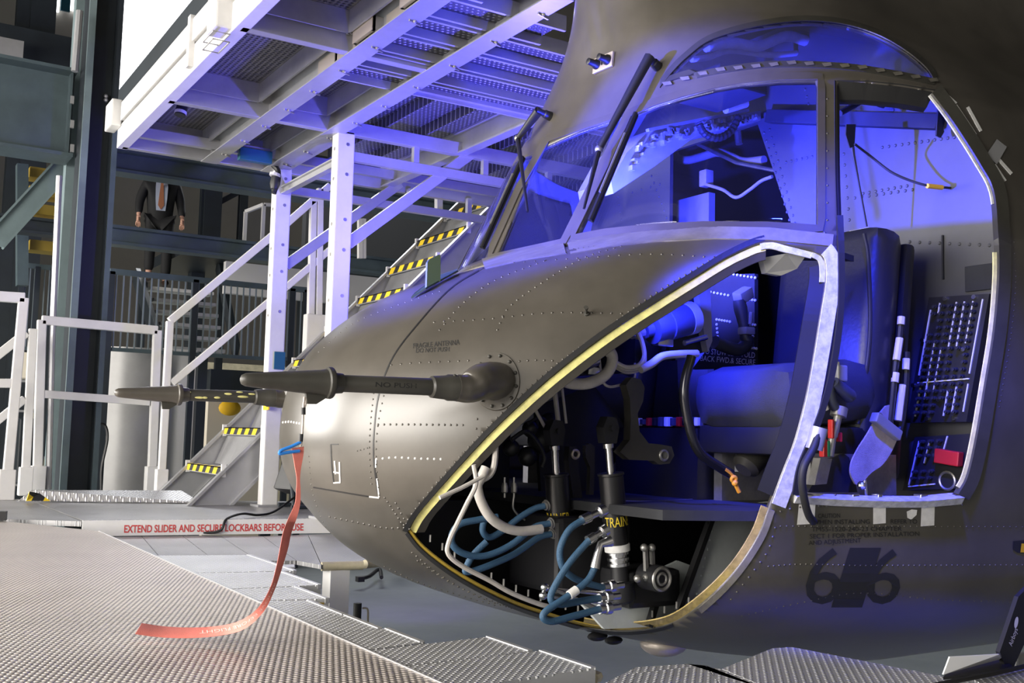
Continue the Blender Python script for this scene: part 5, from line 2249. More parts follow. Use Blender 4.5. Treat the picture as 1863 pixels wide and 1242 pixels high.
# centre pedestal with its row of controls
b = MB()
b.span((1.72, P(1300, 775, x=1.8).y, .345), (2.05, P(1150, 775, x=1.8).y, P(1200, 778, x=1.72).z))
o = b.build('centre_pedestal', 'console', heli)
for k in range(16):
    b = MB()
    q = P(1150+k*11, 772, x=1.745)
    b.box(q+Vector((0, 0, .01)), (.03, .018, random.choice((.02, .035, .03))), bev=.003)
    b.build('switch', ['can_blue', 'white_dot', 'can_blue', 'red', 'console'][k % 5], o)
b = MB()
b.mesh([P(px, py, x=2.2) for px, py in [(1190, 660), (1232, 655), (1236, 768), (1188, 765)]], [(0, 1, 2, 3)])
b.build('side_panel', 'cabin_dark', heli)
b = MB()
b.tube(smooth_path(PY([(1258, 648), (1247, 690), (1246, 730), (1258, 790), (1275, 825), (1310, 850), (1330, 862)], -.80), 6), .016, 10)
o = b.build('black_hose', 'black_gloss', heli, smooth=True, label='black hose ending in an orange tied knot')
b = MB()
b.tube(smooth_path(PY([(1318, 853), (1330, 862), (1336, 872), (1340, 885), (1345, 895)], -.81), 5), .007, 8)
b.ring(P(1335, 871, y=-.815), (.3, 1, .4), .008, .006, 12, 8)
b.ball(P(1337, 878, y=-.815), .011, 8)
b.build('knot', 'orange', o, smooth=True)
b = MB()
b.tube(smooth_path(PY([(1352, 855), (1365, 838), (1385, 820), (1402, 800), (1400, 790)], -.70), 5), [.03, .04, .05]+[.05]*15+[.035, .03, .03], 14)
b.build('pedal_boot', 'olive_dark', heli, smooth=True)
b = MB()
b.prism(PY([(1346, 790), (1372, 785), (1370, 850), (1344, 858)], -.62), (0, .02, 0))
b.build('side_panel', 'cabin_grey', heli)

# ---- seats
SX = 2.12


def cushion(bm_, lo, hi, bev, rot=None, sag=0.0):
    m = MB()
    c = [(lo[i]+hi[i])/2 for i in range(3)]
    m.box(c, [hi[i]-lo[i] for i in range(3)], rot, bev=bev)
    return m


sl, sr = P(1420, 600, x=SX).y, P(1604, 600, x=SX).y
seat = None
for off, near in ((0.0, True), (1.24, False)):
    m = MB()
    zt = P(1590, 418, x=SX).z
    m.box((SX+.02, (sl+sr)/2+off, (zt+.52)/2+.02), (.15, sl-sr, zt-.52), Euler((0, math.radians(7), 0)), bev=.055)
    st = m.build('pilot_seat', 'seat_leather', heli, smooth=True, angle=60, label='near pilot seat with tall dark leather back' if near else 'far pilot seat behind the pedestal')
    m = MB()
    m.box((1.90, (sl+sr)/2+off, .715), (.46, sl-sr+.02, .22), Euler((0, math.radians(-6), 0)), bev=.09)
    m.build('seat_cushion', 'seat_cloth', st, smooth=True, angle=60)
    m = MB()
    m.box((SX+.13, (sl+sr)/2+off, (zt+.45)/2-.02), (.05, sl-sr-.02, zt-.46), Euler((0, math.radians(7), 0)), bev=.02)
    m.box((1.95, (sl+sr)/2+off, .56), (.5, sl-sr-.02, .10), bev=.02)
    m.build('seat_shell', 'black', st, smooth=True)
    m = MB()
    for sy in (-1, 1):
        m.span((1.78, (sl+sr)/2+off+sy*.2-.02, .345), (2.2, (sl+sr)/2+off+sy*.2+.02, .52))
    m.build('seat_rail', 'dull_metal', st)
    if near:
        m = MB()
        e = [(SX-.05, sr+.03, zt-.02), (SX-.05, sr+.012, zt-.12), (SX-.075+.02, sr+.006, .9), (SX-.1, sr+.02, .62)]
        m.tube(smooth_path(e, 6), .007, 8)
        m.build('piping', 'rubber', st, smooth=True)
        m = MB()
        m.prism([Vector((SX+.015, P(1540, 412, x=SX).y, zt+.004)), Vector((SX+.015, P(1575, 412, x=SX).y, zt+.004)), Vector((SX+.06, P(1575, 412, x=SX).y, zt+.004)), Vector((SX+.06, P(1540, 412, x=SX).y, zt+.004))], (0, 0, .012))
        m.build('seat_tab', 'chip_white', st)
        # bent tubes with tape beside the seat back
        ys = -1.0
        m = MB()
        t1 = PY([(1640, 575), (1636, 620), (1630, 660), (1624, 720), (1618, 780)], ys)
        t2 = PY([(1650, 640), (1648, 700), (1640, 770), (1628, 800)], ys)
        m.tube(smooth_path(t1, 5), .011, 8)
        m.tube(smooth_path(t2, 5), .011, 8)
        m.build('harness_guide', 'black', st, smooth=True)
        m = MB()
        for a, c in (((1640, 576), (1639, 590)), ((1637, 615), (1631, 655)), ((1649, 652), (1648, 672)), ((1642, 700), (1634, 765)), ((1630, 678), (1628, 695))):
            m.tube(PY([a, c], ys-.004), .0125, 8)
        m.build('tape_wrap', 'cream', st, smooth=True)
        # lap strap lying over the seat side
        m = MB()
        A = PY([(1592, 765), (1578, 790), (1562, 815), (1550, 840), (1548, 862), (1556, 880)], -1.02)
        B_ = PY([(1634, 795), (1622, 822), (1606, 845), (1588, 858), (1576, 870), (1566, 884)], -1.02)
        m.strip(smooth_path(A, 4), smooth_path(B_, 4), [Vector((0, .006, 0))]*21)
        hs = m.build('lap_strap', 'webbing', st, smooth=True)
        m = MB()
        m.beam(P(1590, 758, y=-1.03), P(1634, 793, y=-1.03), .03, .035, bev=.004)
        m.build('buckle', 'alu', hs)
        m = MB()
        m.strip(PY([(1602, 750), (1612, 738), (1620, 736)], -1.0), PY([(1616, 766), (1624, 752), (1628, 745)], -1.0), [Vector((0, .006, 0))]*3)
        m.build('strap_end', 'webbing', hs)

# thrust lever beside the near seat
yl = -1.02
m = MB()
m.tube(smooth_path(PY([(1511, 692), (1509, 710), (1514, 732), (1526, 750)], yl), 5), .016, 12)
lev = m.build('thrust_lever', 'can_blue', heli, smooth=True, label='thrust control lever with grip beside the door post')
m = MB()
m.box(P(1525, 679, y=yl), (.045, .04, .052), bev=.005)
m.cyl(P(1523, 664, y=yl), P(1523, 658, y=yl), .008, 10)
m.build('grip_head', 'cabin_grey', lev)
m = MB()
m.lathe(P(1517, 695, y=yl-.01), P(1557, 730, y=yl-.01), [(0, .018), (.04, .021), (.085, .023), (.095, .019)], 16)
m.build('grip', 'can_blue', lev, smooth=True)
m = MB()
m.lathe(P(1528, 741, y=yl), P(1522, 770, y=yl), [(0, .026), (.03, .026), (.032, .013), (.10, .012)], 16)
m.tube(PY([(1524, 760), (1514, 800), (1510, 830)], yl), .012, 10)
m.build('lever_tube', 'dull_metal', lev, smooth=True)
m = MB()
m.box(P(1498, 815, y=yl-.01), (.018, .02, .055), bev=.003)
m.box(P(1512, 780, y=yl-.005), (.010, .02, .06), bev=.003)
m.box(P(1527, 795, y=yl), (.008, .02, .03), bev=.003)
m.build('indicator_block', 'red', lev)
m = MB()
m.box(P(1504, 816, y=yl-.012), (.012, .02, .05), bev=.003)
m.build('indicator_block', 'green', lev)
m = MB()
A = PY([(1500, 832), (1530, 830), (1545, 845), (1560, 890)], yl+.02)
m.prism(PY([(1500, 835), (1518, 832), (1534, 824), (1545, 832), (1553, 862), (1560, 895), (1470, 895), (1485, 870)], yl+.04), (0, .12, 0))
m.build('lever_boot', 'rubber', lev)
m = MB()
m.prism(PY([(1493, 833), (1514, 834), (1504, 880), (1482, 882)], yl), (0, .03, 0))
m.build('lever_bracket', 'dull_metal', lev)
m = MB()
m.tube(smooth_path(PY([(1500, 700), (1497, 725), (1503, 745)], yl), 4), .010, 8)
m.build('cable_sleeve', 'hose_white', lev, smooth=True)

# circuit breaker panels on the bulkhead


def quad_fn(q, x):
    a, b_, c, d = [P(*p, x=x) for p in q]
    return lambda u, v: a.lerp(b_, u).lerp(d.lerp(c, u), v)


Q1 = [(1690, 541), (1800, 534), (1758, 767), (1649, 769)]
fn = quad_fn(Q1, 2.40)
m = MB()
m.prism([fn(0, 0), fn(1, 0), fn(1, 1), fn(0, 1)], (.05, 0, 0))
pan = m.build('breaker_panel', 'console', bulk, label='upper black circuit breaker panel with rows of buttons')
m = MB()
m.cyl((0, 0, 0), (-.014, 0, 0), .0075, 10)
m.cyl((-.014, 0, 0), (-.022, 0, 0), .0055, 10)
kn = m.bm
kme = bpy.data.meshes.new('circuit_breaker')
kn.to_mesh(kme)
kn.free()
kme.materials.append(MATS['cabin_dark'])


def knobs(fn, cells, parent):
    for u, v in cells:
        o = bpy.data.objects.new('circuit_breaker', kme)
        COL.objects.link(o)
        o.parent = parent
        o.location = fn(u, v)-ORG[parent.name]
        ORG[o.name] = fn(u, v)


cells = []
for c_, u in enumerate((.17, .30, .43, .56, .69, .82)):
    for r_ in range(16):
        v = .08+r_*.056
        if (c_ in (0,) and r_ in (2, 3)) or (c_ == 1 and r_ in (11,)) or (c_ == 3 and r_ > 13) or (c_ == 4 and r_ in (7, 8)):
            continue
        cells.append((u, v))
# sub-part of a part of the helicopter: keep the panel two levels down
knobs(fn, cells, bulk)
m = MB()
for u, v0, v1 in ((.08, .10, .62), (.22, .05, .13), (.25, .35, .82), (.38, .42, .75), (.50, .05, .40), (.63, .05, .40), (.77, .05, .38), (.92, .04, .62), (.93, .70, .92), (.62, .75, .95), (.75, .72, .92), (.14, .72, .95)):
    m.beam(fn(u, v0)-Vector((.002, 0, 0)), fn(u, v1)-Vector((.002, 0, 0)), .004, .006, up=(1, 0, 0))
m.beam(fn(.08, .68)-Vector((.002, 0, 0)), fn(.93, .66)-Vector((.002, 0, 0)), .004, .006, up=(1, 0, 0))
m.build('panel_marking', 'white_dot', bulk)
m = MB()
for u, v in ((.30, .02), (.78, .02), (.04, .34), (.02, .70), (.36, .97), (.80, .97), (.76, .43), (.5, .82)):
    m.cyl(fn(u, v), fn(u, v)-Vector((.01, 0, 0)), .008, 10)
m.build('panel_screw', 'steel', bulk, smooth=True)
Q2 = [(1664, 795), (1778, 788), (1746, 888), (1642, 892)]
fn2 = quad_fn(Q2, 2.41)
m = MB()
m.prism([fn2(0, 0), fn2(1, 0), fn2(1, 1), fn2(0, 1)], (.04, 0, 0))
m.build('breaker_panel', 'console', bulk, label='lower black switch panel with a red guarded switch')
knobs(fn2, [(u, v) for u in (.18, .32, .46) for v in (.10, .22, .36, .66, .78)], bulk)
m = MB()
m.box(fn2(.72, .42)-Vector((.02, 0, 0)), (.03, .095, .05), Euler((.12, 0, 0)), bev=.004)
m.build('switch_guard', 'red', bulk)
m = MB()
for u, v0, v1 in ((.1, .08, .9), (.28, .08, .5), (.55, .02, .5)):
    m.beam(fn2(u, v0)-Vector((.002, 0, 0)), fn2(u, v1)-Vector((.002, 0, 0)), .004, .005, up=(1, 0, 0))
m.beam(fn2(.1, .93)-Vector((.002, 0, 0)), fn2(.56, .90)-Vector((.002, 0, 0)), .004, .005, up=(1, 0, 0))
m.build('panel_marking', 'white_dot', bulk)
m = MB()
m.ring(fn2(.75, .85), (1, 0, 0), .03, .005, 18, 6)
m.build('socket_ring', 'dull_metal', bulk, smooth=True)

# straps and cable hanging in the doorway
yd = -.80
m = MB()
m.strip(PY([(1540, 226), (1539, 245), (1546, 268)], yd), PY([(1557, 226), (1556, 248), (1554, 270)], yd), [Vector((0, .004, 0))]*3)
m.tube(PY([(1551, 268), (1553, 282), (1562, 330), (1577, 412)], yd), [.008, .006, .004, .004], 6)
m.build('door_strap', 'rubber', heli)
m = MB()
cpath = [P(1555, 262, y=-.85), P(1585, 285, y=-.85), P(1620, 312, y=-.90), P(1655, 328, y=-.95), P(1690, 338, y=-1.0), P(1730, 342, y=-1.02), P(1776, 347, y=-1.03)]
m.tube(smooth_path(cpath, 5), .0045, 8)
o = m.build('release_cable', 'rubber', heli, smooth=True, label='thin cable sagging across the door opening')
m = MB()
m.tube([P(1687, 338, y=-1.0), P(1714, 341, y=-1.012)], .009, 8)
m.build('cable_sleeve', 'yellow', o)
m = MB()
m.ring(P(1779, 347, y=-1.035), (.3, 1, 0), .016, .006, 16, 8)
m.build('cable_eye', 'dull_metal', o, smooth=True)
m = MB()
m.tube(PY([(1528, 206), (1550, 194), (1568, 183)], -.75), .012, 8)
m.cyl(P(1575, 183, y=-.75), P(1575, 150, y=-.75), .014, 8)
m.lathe(P(1580, 172, y=-.75), P(1608, 180, y=-.78), [(0, .026), (.05, .034), (.07, .034)], 14)
m.build('map_lamp', 'black', heli, smooth=True)
m = MB()
a_ = PY([(1708, 190), (1718, 190), (1712, 212), (1718, 240), (1712, 250), (1704, 246), (1706, 215)], -1.02)
m.prism(a_, (0, .006, 0))
m.build('strap_tab', 'cabin_dark', heli)
m = MB()
m.tube(smooth_path([surf(1480, 782, .03), surf(1466, 812, .04), surf(1447, 840, .05), surf(1443, 870, .05), surf(1450, 905, .045), surf(1462, 930, .03), surf(1476, 946, .012)], 6), .012, 10)
o = m.build('drain_hose', 'rubber', heli, smooth=True, label='black hose hanging over the door sill corner')
m = MB()
m.tube([surf(1484, 776, .02), surf(1474, 815, .02)], .026, 12)
m.build('hose_clamp', 'alu', o, smooth=True)

# overhead console with switches
m = MB()
yo = -.12
m.prism(PY([(1112, 330), (1116, 352), (1190, 303), (1268, 246), (1384, 219), (1384, 201), (1180, 238), (1140, 278)], yo), (0, .22, 0))
oh = m.build('overhead_console', 'cabin_grey', heli, label='overhead switch console slanting up to the bulkhead')
random.seed(3)
m = MB()
for k in range(70):
    t = random.random()
    px = 1145+t*232
    py = np.interp(px, [1130, 1180, 1384], [290, 243, 206])+random.uniform(0, 1)*np.interp(px, [1145, 1270, 1384], [34, 18, 8])
    q = P(px, py, y=yo)
    m.box(q-Vector((0, .012, 0)), (random.uniform(.008, .016), .024, random.uniform(.008, .02)))
m.build('toggle_switches', 'alu', oh, kind='stuff')
m = MB()
m.beam(P(1178, 237, y=yo-.01), P(1360, 201, y=yo-.01), .02, .012)
m.build('console_edge', 'alu', oh)
m = MB()
m.tube(smooth_path(PY([(1272, 226), (1282, 243), (1306, 251), (1330, 238), (1344, 212)], yo-.06), 7), [.014+.003*(k % 2) for k in range(29)], 10)
m.build('corrugated_hose', 'rubber', oh, smooth=False)
m = MB()
m.tube(PY([(1320, 199), (1357, 188)], yo-.08), .018, 12)
for k in range(6):
    m.tube(smooth_path(PY([(1315+k*6, 190), (1313+k*6, 176), (1320+k*6, 172), (1324+k*6, 184)], yo-.09), 4), .003, 6)
m.build('connector', 'hose_white', oh, smooth=True)
# grille box under the roof and ceiling duct seen through the eyebrow
m = MB()
m.box((1.98, -.33, 1.93), (.25, .28, .08), bev=.01)
m.build('speaker_grille', 'cabin_dark', heli)
m = MB()
m.tube(smooth_path([P(*q, y=-.35) for q in [(1285, 85), (1330, 78), (1380, 84), (1430, 66), (1475, 76), (1540, 80)]], 5), .022, 10)
m.tube(smooth_path([P(*q, y=-.30) for q in [(1258, 108), (1290, 104), (1330, 92), (1400, 100), (1470, 95)]], 5), .012, 10)
m.build('roof_duct', 'hose_white', heli, smooth=True)
# cross-bay items on the near wall: small lamp arm under the corner
m = MB()
m.prism([surf(1393, 452, -.05), surf(1436, 452, -.03), surf(1472, 462, -.03), surf(1468, 478, -.07), surf(1440, 487, -.08), surf(1410, 480, -.08)], (0, .02, 0))
m.build('corner_gusset', 'cabin_grey', heli)
# ================================================================ docking deck in the foreground (z = 0)


def flat(name, pts, m, label, cat, thick=.05, group=None, z=0.0, edge=None):
    b = MB()
    b.prism([Vector((p[0], p[1], z)) for p in pts], (0, 0, -thick))
    o = b.build(name, m)
    return tag(o, label, cat, group)


EX = .335       # front edge of the tread plate runs along Y here
tp = flat('tread_plate', [(EX, -1.9), (EX, 2.60), (-.06, 3.40), (-3.2, 3.40), (-3.2, -1.9)], 'tread_main', 'large dimpled aluminium tread plate in the left foreground', 'deck plate', .04)
b = MB()
b.span((EX+.0005, -1.9, -.05), (EX+.005, 2.60, .003))
tag(b.build('edge_angle', 'alu'), 'long aluminium edge strip along the tread plate', 'edge strip')
# extendable planks towards the nose
seams = [((286, 1010), (530, 1006)), ((352, 1042), (540, 1038)), ((400, 1072), (585, 1064)), ((420, 1095), (600, 1089)), ((465, 1127), (625, 1118)), ((524, 1157), (696, 1143)), ((590, 1190), (773, 1168)), ((647, 1220), (970, 1184)), ((760, 1262), (1085, 1215))]
G_ = 'extendable planks by the nose'
LB = ['narrow dimpled plank, farthest of the row left of the nose', 'second dimpled plank from the far end left of the hanging streamer', 'dimpled plank under the hanging red streamer', 'dimpled plank just nearer than the streamer crossing', 'dimpled plank with bluish sheen near the streamer bend', 'short dimpled plank ending near the dark floor gap', 'long dimpled plank reaching out below the nose', 'nearest long dimpled plank with open hollow end']
for k in range(8):
    (a, bb), (c, d) = seams[k], seams[k+1]
    ys0 = P(*a, z=0).y
    ys1 = P(*c, z=0).y
    e0, e1 = P(*bb, z=0), P(*d, z=0)
    p0 = Vector((EX+.006, ys0-.004, 0))
    p1 = Vector((EX+.006, ys1+.004, 0))
    xe = max(e1.x, .5)
    q0 = Vector((xe, e0.y-.004 if k else e0.y, 0))
    q1 = Vector((xe, e1.y+.004, 0))
    root = empty('deck_plank', LB[k], 'plank', ((p0.x+q0.x)/2, (p0.y+p1.y)/2, -.06), G_)
    b = MB()
    b.prism([p0, q0, q1, p1], (0, 0, -.012))
    b.build('tread', 'tread_plank', root)
    b = MB()
    for A, B_, s_ in ((p0, q0, -1), (p1, q1, 1)):
        b.beam(A+Vector((0, s_*.006, -.032)), B_+Vector((0, s_*.006, -.032)), .012, .055)
    b.beam(q0+Vector((-.006, 0, -.006)), q1+Vector((-.006, 0, -.006)), .016, .018, bev=.002)
    b.build('side_rail', 'alu', root)
    b = MB()
    b.span((xe-.03, min(q0.y, q1.y)+.004, -.058), (xe-.004, min(q0.y, q1.y)+.03, -.012))
    b.build('end_plug', 'ochre', root)
    if k == 7:
        b = MB()
        ym_ = (q0.y+q1.y)/2
        b.tube([(xe+.01, q1.y+.02, -.03), (xe+.03, q1.y+.03, -.03), (xe+.03, q1.y+.06, -.03), (xe+.01, q1.y+.08, -.03)], .014, 8)
        b.build('bumper', 'wood_buff', root, smooth=True)
# near right planks
G2 = 'extendable planks in the right foreground'
RP = [([(1060, 1262), (1130, 1226), (1285, 1210), (1325, 1262)], 'leftmost dimpled plank at the bottom edge right of the gap'),
      ([(1130, 1226), (1155, 1213), (1250, 1207), (1310, 1216), (1420, 1262), (1325, 1262), (1285, 1210)], 'wedge shaped dimpled plank beside the leftmost one at the bottom edge'),
      ([(1310, 1216), (1404, 1178), (1440, 1176), (1760, 1238), (1820, 1262), (1420, 1262)], 'large dimpled plank right of the centre at the bottom edge'),
      ([(1762, 1232), (1863, 1216), (1900, 1215), (1900, 1262), (1822, 1262)], 'dimpled deck corner at the far right bottom under the cable')]
for k, (poly, lab) in enumerate(RP):
    pts = [P(px, py, z=0.0) for px, py in poly]
    root = empty('deck_plank', lab, 'plank', sum(pts, Vector())/len(pts)+Vector((0, 0, -.06)), G2)
    cen = sum(pts, Vector())/len(pts)
    pts = [cen+(p-cen)*.982 for p in pts]
    b = MB()
    b.prism(pts, (0, 0, -.012))
    b.build('tread', 'tread_plank', root)
    b = MB()
    ins = [cen+(p-cen)*.97 for p in pts]
    for p, q in zip(ins, ins[1:]+ins[:1]):
        b.beam(p+Vector((0, 0, -.035)), q+Vector((0, 0, -.035)), .012, .045)
    b.build('side_rail', 'alu', root)
# rear part of the deck: lettered toe board, plates behind it
bt0, bt1 = P(150, 948, z=0), P(640, 944, z=0)
ang = math.atan2(bt1.y-bt0.y, bt1.x-bt0.x)
def dk(px, py):
    return P(px, py, z=0.0)
flat('deck_plate', [dk(150, 946), dk(640, 942), dk(560, 912), dk(50, 908)], 'tread_back', 'ribbed grey deck plate behind the red lettered board', 'deck plate', .03)
flat('deck_plate', [dk(-60, 944), dk(10, 944), dk(148, 948), dk(48, 908), dk(-60, 906)], 'tread_back', 'grey deck plate behind the left end of the lettered board', 'deck plate', .03)
zb = -.075
b = MB()
lo0, lo1 = P(190, 968, z=zb), P(640, 964, z=zb)
up0, up1 = bt0+Vector((.02, -.012, .0)), bt1+Vector((0, -.012, 0))
b.strip([bt0+Vector((0, -.012, .004)), bt1+Vector((0, -.012, .004))], [bt0+Vector((0, -.012, -.085)), bt1+Vector((0, -.012, -.085))], [Vector((0, .02, 0))]*2)
tb = tag(b.build('toe_board', 'white_paint'), 'white board with red safety lettering across the deck', 'board')
yt0, yt1 = P(226, 962, y=bt0.y-.013), None
def onboard(u, v):
    px = 226+(552-226)*u
    # point on the board face
    d = ray(px, 960)
    n_ = Vector((bt1.y-bt0.y, -(bt1.x-bt0.x), 0)).normalized()
    o_ = bt0+Vector((0, -.0135, 0))
    t = (o_-Vector(CAM)).dot(n_)/Vector(d).dot(n_)
    p = Vector(CAM)+Vector(d)*t
    zz = P(px, 962.5, z=0)
    h_ = .042
    return Vector((p.x, p.y, -.066+h_*v))
decal('EXTEND SLIDER AND SECURE LOCKBARS BEFORE USE', onboard, 'lettering', 'red_text', tb, bold=.022)
# sloping slider plates between the board and the planks
sl_pts = [(150, 968), (255, 972), (330, 973), (400, 974), (478, 975), (560, 972), (642, 968)]
nr_pts = [(262, 1026), (300, 1024), (392, 1020), (470, 1020), (540, 1020), (585, 1028), (676, 1018)]
for k in range(6):
    z = -.09
    pts = [P(*sl_pts[k], z=z), P(*sl_pts[k+1], z=z), P(*nr_pts[k+1], z=z), P(*nr_pts[k], z=z)]
    cen = sum(pts, Vector())/4
    pts = [cen+(p-cen)*.985 for p in pts]
    flat('slider_plate', pts, 'tread_back', ('slider plate below the E of the red lettering, leftmost', 'second slider plate from the left below the red lettering', 'third slider plate from the left below the red lettering', 'fourth slider plate from the left below the red lettering', 'slider plate crossed by the hanging red streamer', 'rightmost slider plate reaching under the nose')[k], 'slider plate', .02, 'slider plates below the lettered board', z=z)
# round bumper tubes under the slider ends
for k, (a, c, lab) in enumerate((((585, 1030), (660, 1028), 'buff rubber bumper roller under the slider plates'), ((664, 1026), (700, 1022), 'short buff roller end under the nose'))):
    A, B_ = P(*a, z=-.10), P(*c, z=-.10)
    b = MB()
    b.cyl(A, B_, .022, 16)
    tag(b.build('bumper_roller', 'wood_buff', smooth=True), lab, 'roller')
# hollow bar and leg bracket below the streamer
b = MB()
A, B_ = P(470, 1038, z=-.05), P(536, 1038, z=-.05)
b.beam(A, B_, .08, .045, bev=.004)
o = tag(b.build('lock_bar', 'alu'), 'hollow aluminium lock bar end beside the hanging streamer', 'bar')
b = MB()
e = (B_-A).normalized()
b.beam(B_-e*.002, B_+e*.002, .06, .03)
b.build('bar_bore', 'black', o)
b = MB()
b.span(P(512, 1050, z=-.1)+Vector((0, 0, -.9)), P(540, 1050, z=-.1)+Vector((.0, .06, 0)))
tag(b.build('support_leg', 'alu'), 'aluminium leg under the lock bar end left of the floor gap', 'leg')
# deck legs below
q = P(612, 1035, z=-.12)
b = MB()
b.span((q.x-.05, q.y-.05, -1), (q.x+.05, q.y+.05, -.12))
tag(b.build('support_leg', 'white_paint'), 'white square deck leg seen under the rollers', 'leg')
lp = empty('levelling_jack', 'black round jack with a bent wire handle on the floor below the nose', 'jack', P(650, 1118, z=-.55)+Vector((0, 0, -.1)))
jz = P(650, 1118, z=-.55)
b = MB()
b.cyl(jz+Vector((0, 0, -.45)), jz+Vector((0, 0, .07)), .025, 18)
b.build('jack_body', 'black', lp, smooth=True)
b = MB()
r0 = Vector(_rt)*.03
b.tube(smooth_path([jz+r0+Vector((0, 0, .04)), jz+r0*2.0+Vector((0, 0, .035)), jz+r0*2.2+Vector((0, 0, -.02)), jz+r0*2.2+Vector((0, 0, -.2))], 5), .006, 8)
b.build('handle', 'wood_buff', lp, smooth=True)
b = MB()
b.tube(smooth_path([P(655, 1052, z=-.9), P(672, 1048, z=-.9), P(690, 1035, z=-.9), P(694, 1050, z=-.9)], 5), .02, 8)
b.box(P(655, 1053, z=-.9), (.07, .07, .05))
tag(b.build('floor_pedal', 'black', smooth=True), 'bent black fitting on the purple lit floor under the nose', 'fitting')
# ramp sheet at the back left, electrical floodlight and its cable
b = MB()
pr = [dk(30, 908), dk(60, 893), dk(340, 898), dk(365, 915)]
b.prism([Vector((p.x, p.y, .002)) for p in pr][:2]+[Vector((pr[2].x, pr[2].y, .07)), Vector((pr[3].x, pr[3].y, .07))], (0, 0, -.002))
b.bm.free()
b = MB()
b.prism([P(34, 911, z=.006), P(368, 915, z=.006), P(330, 893, z=.08), P(58, 892, z=.08)], (0, .004, .004))
tag(b.build('ramp_sheet', 'tread_back'), 'thin sloping aluminium ramp sheet at the foot of the white railing', 'ramp')
b = MB()
b.prism([P(48, 911, z=.016), P(92, 911, z=.016), P(72, 897, z=.072), P(54, 894, z=.088)], (0, .02, 0))
tag(b.build('hazard_block', 'hazard'), 'small yellow and black striped block on the ramp sheet', 'block')
fl_ = empty('floodlight', 'black floodlight standing on the deck left of the nose', 'floodlight', dk(535, 935))
b = MB()
c = dk(535, 925)
b.box(c+Vector((0, 0, .26)), (.13, .22, .30), Euler((0, .35, .3)), bev=.015)
b.build('housing', 'black', fl_)
b = MB()
b.tube([c+Vector((-.05, -.13, .02)), c+Vector((-.09, -.13, .30))], .016, 8)
b.tube([c+Vector((.12, -.13, .02)), c+Vector((.0, -.13, .30))], .016, 8)
b.tube([c+Vector((-.07, -.13, .02)), c+Vector((.15, -.13, .02))], .016, 8)
b.tube([c+Vector((.12, .13, .02)), c+Vector((0, .13, .3))], .016, 8)
b.tube([c+Vector((-.07, .13, .02)), c+Vector((.15, .13, .02))], .016, 8)
b.build('yoke', 'steel_dark', fl_)
b = MB()
b.box(c+Vector((.12, -.12, .06)), (.035, .05, .13), Euler((0, -.2, 0)), bev=.006)
b.build('plug', 'yellow', fl_)
b = MB()
b.box(c+Vector((-.03, -.14, .12)), (.02, .02, .03), bev=.004)
b.build('plug', 'hose_blue', fl_)
b = MB()
b.tube(smooth_path([c+Vector((-.03, -.15, .11)), dk(500, 935)+Vector((0, 0, .02)), dk(470, 940)+Vector((0, 0, .012)), dk(440, 943)+Vector((0, 0, .03)), dk(412, 946)+Vector((0, 0, .006)), P(400, 965, z=-.06), P(360, 969, z=-.075), P(240, 969, z=-.08)], 6), .008, 8)
tag(b.build('power_cable', 'black', smooth=True), 'black cable trailing from the floodlight over the lettered board', 'cable')
# dark bar at the left edge
b = MB()
b.beam(P(-30, 938, z=.03), P(12, 938, z=.03), .06, .05)
tag(b.build('stop_bar', 'black'), 'short black bar on the deck at the left edge', 'bar')
# display stand and booklet at the right edge
ds = empty('display_stand', 'black folding stand with a white oval logo at the right edge', 'stand', P(1840, 1222, z=0))
yv = P(1830, 1215, z=0).y
b = MB()
b.prism([P(px, py, y=yv) for px, py in [(1819, 1186), (1853, 1085), (1878, 1060), (1878, 1140), (1843, 1216), (1830, 1214)]], (0, .012, 0))
b.prism([P(px, py, z=.004) for px, py in [(1716, 1236), (1722, 1228), (1822, 1197), (1842, 1216), (1790, 1230)]], (0, 0, .006))
b.build('board', 'console', ds)
b = MB()
cx_, cy2 = 1849, 1132
pts = [P(cx_+math.cos(t)*3.4-math.sin(t)*1.6, cy2+math.sin(t)*10.5, y=yv-.002) for t in np.linspace(0, 2*PI, 20)[:-1]]
b.mesh(pts, [tuple(range(19))])
b.build('logo_oval', 'white_paint', ds)
decal('Airboys', lambda u, v: P(1838+11*u-7*v+3, 1176-32*u-3*v, y=yv-.002), 'logo_script', 'white_paint', ds, .2)
b = MB()
b.tube(smooth_path([P(1700, 1246, z=.012), P(1760, 1234, z=.012), P(1820, 1222, z=.012), P(1880, 1208, z=.012)], 5), .006, 8)
tag(b.build('stand_cable', 'rubber', smooth=True), 'thin dark cable along the deck at the right bottom corner', 'cable')
b = MB()
b.prism([P(px, py, z=zz) for px, py, zz in [(1716, 1227, .016), (1728, 1195, .055), (1818, 1190, .05), (1823, 1198, .02)]], (0, .003, .001))
tag(b.build('booklet', 'paper'), 'blank white booklet lying open before the black stand', 'booklet')
b = MB()
b.box(P(1852, 1203, y=yv+.03), (.06, .03, .045), bev=.008)
tag(b.build('cable_box', 'alu_dull'), 'small grey box behind the black stand at the right edge', 'box')

# ---- covers on the pitot tips and the red streamer


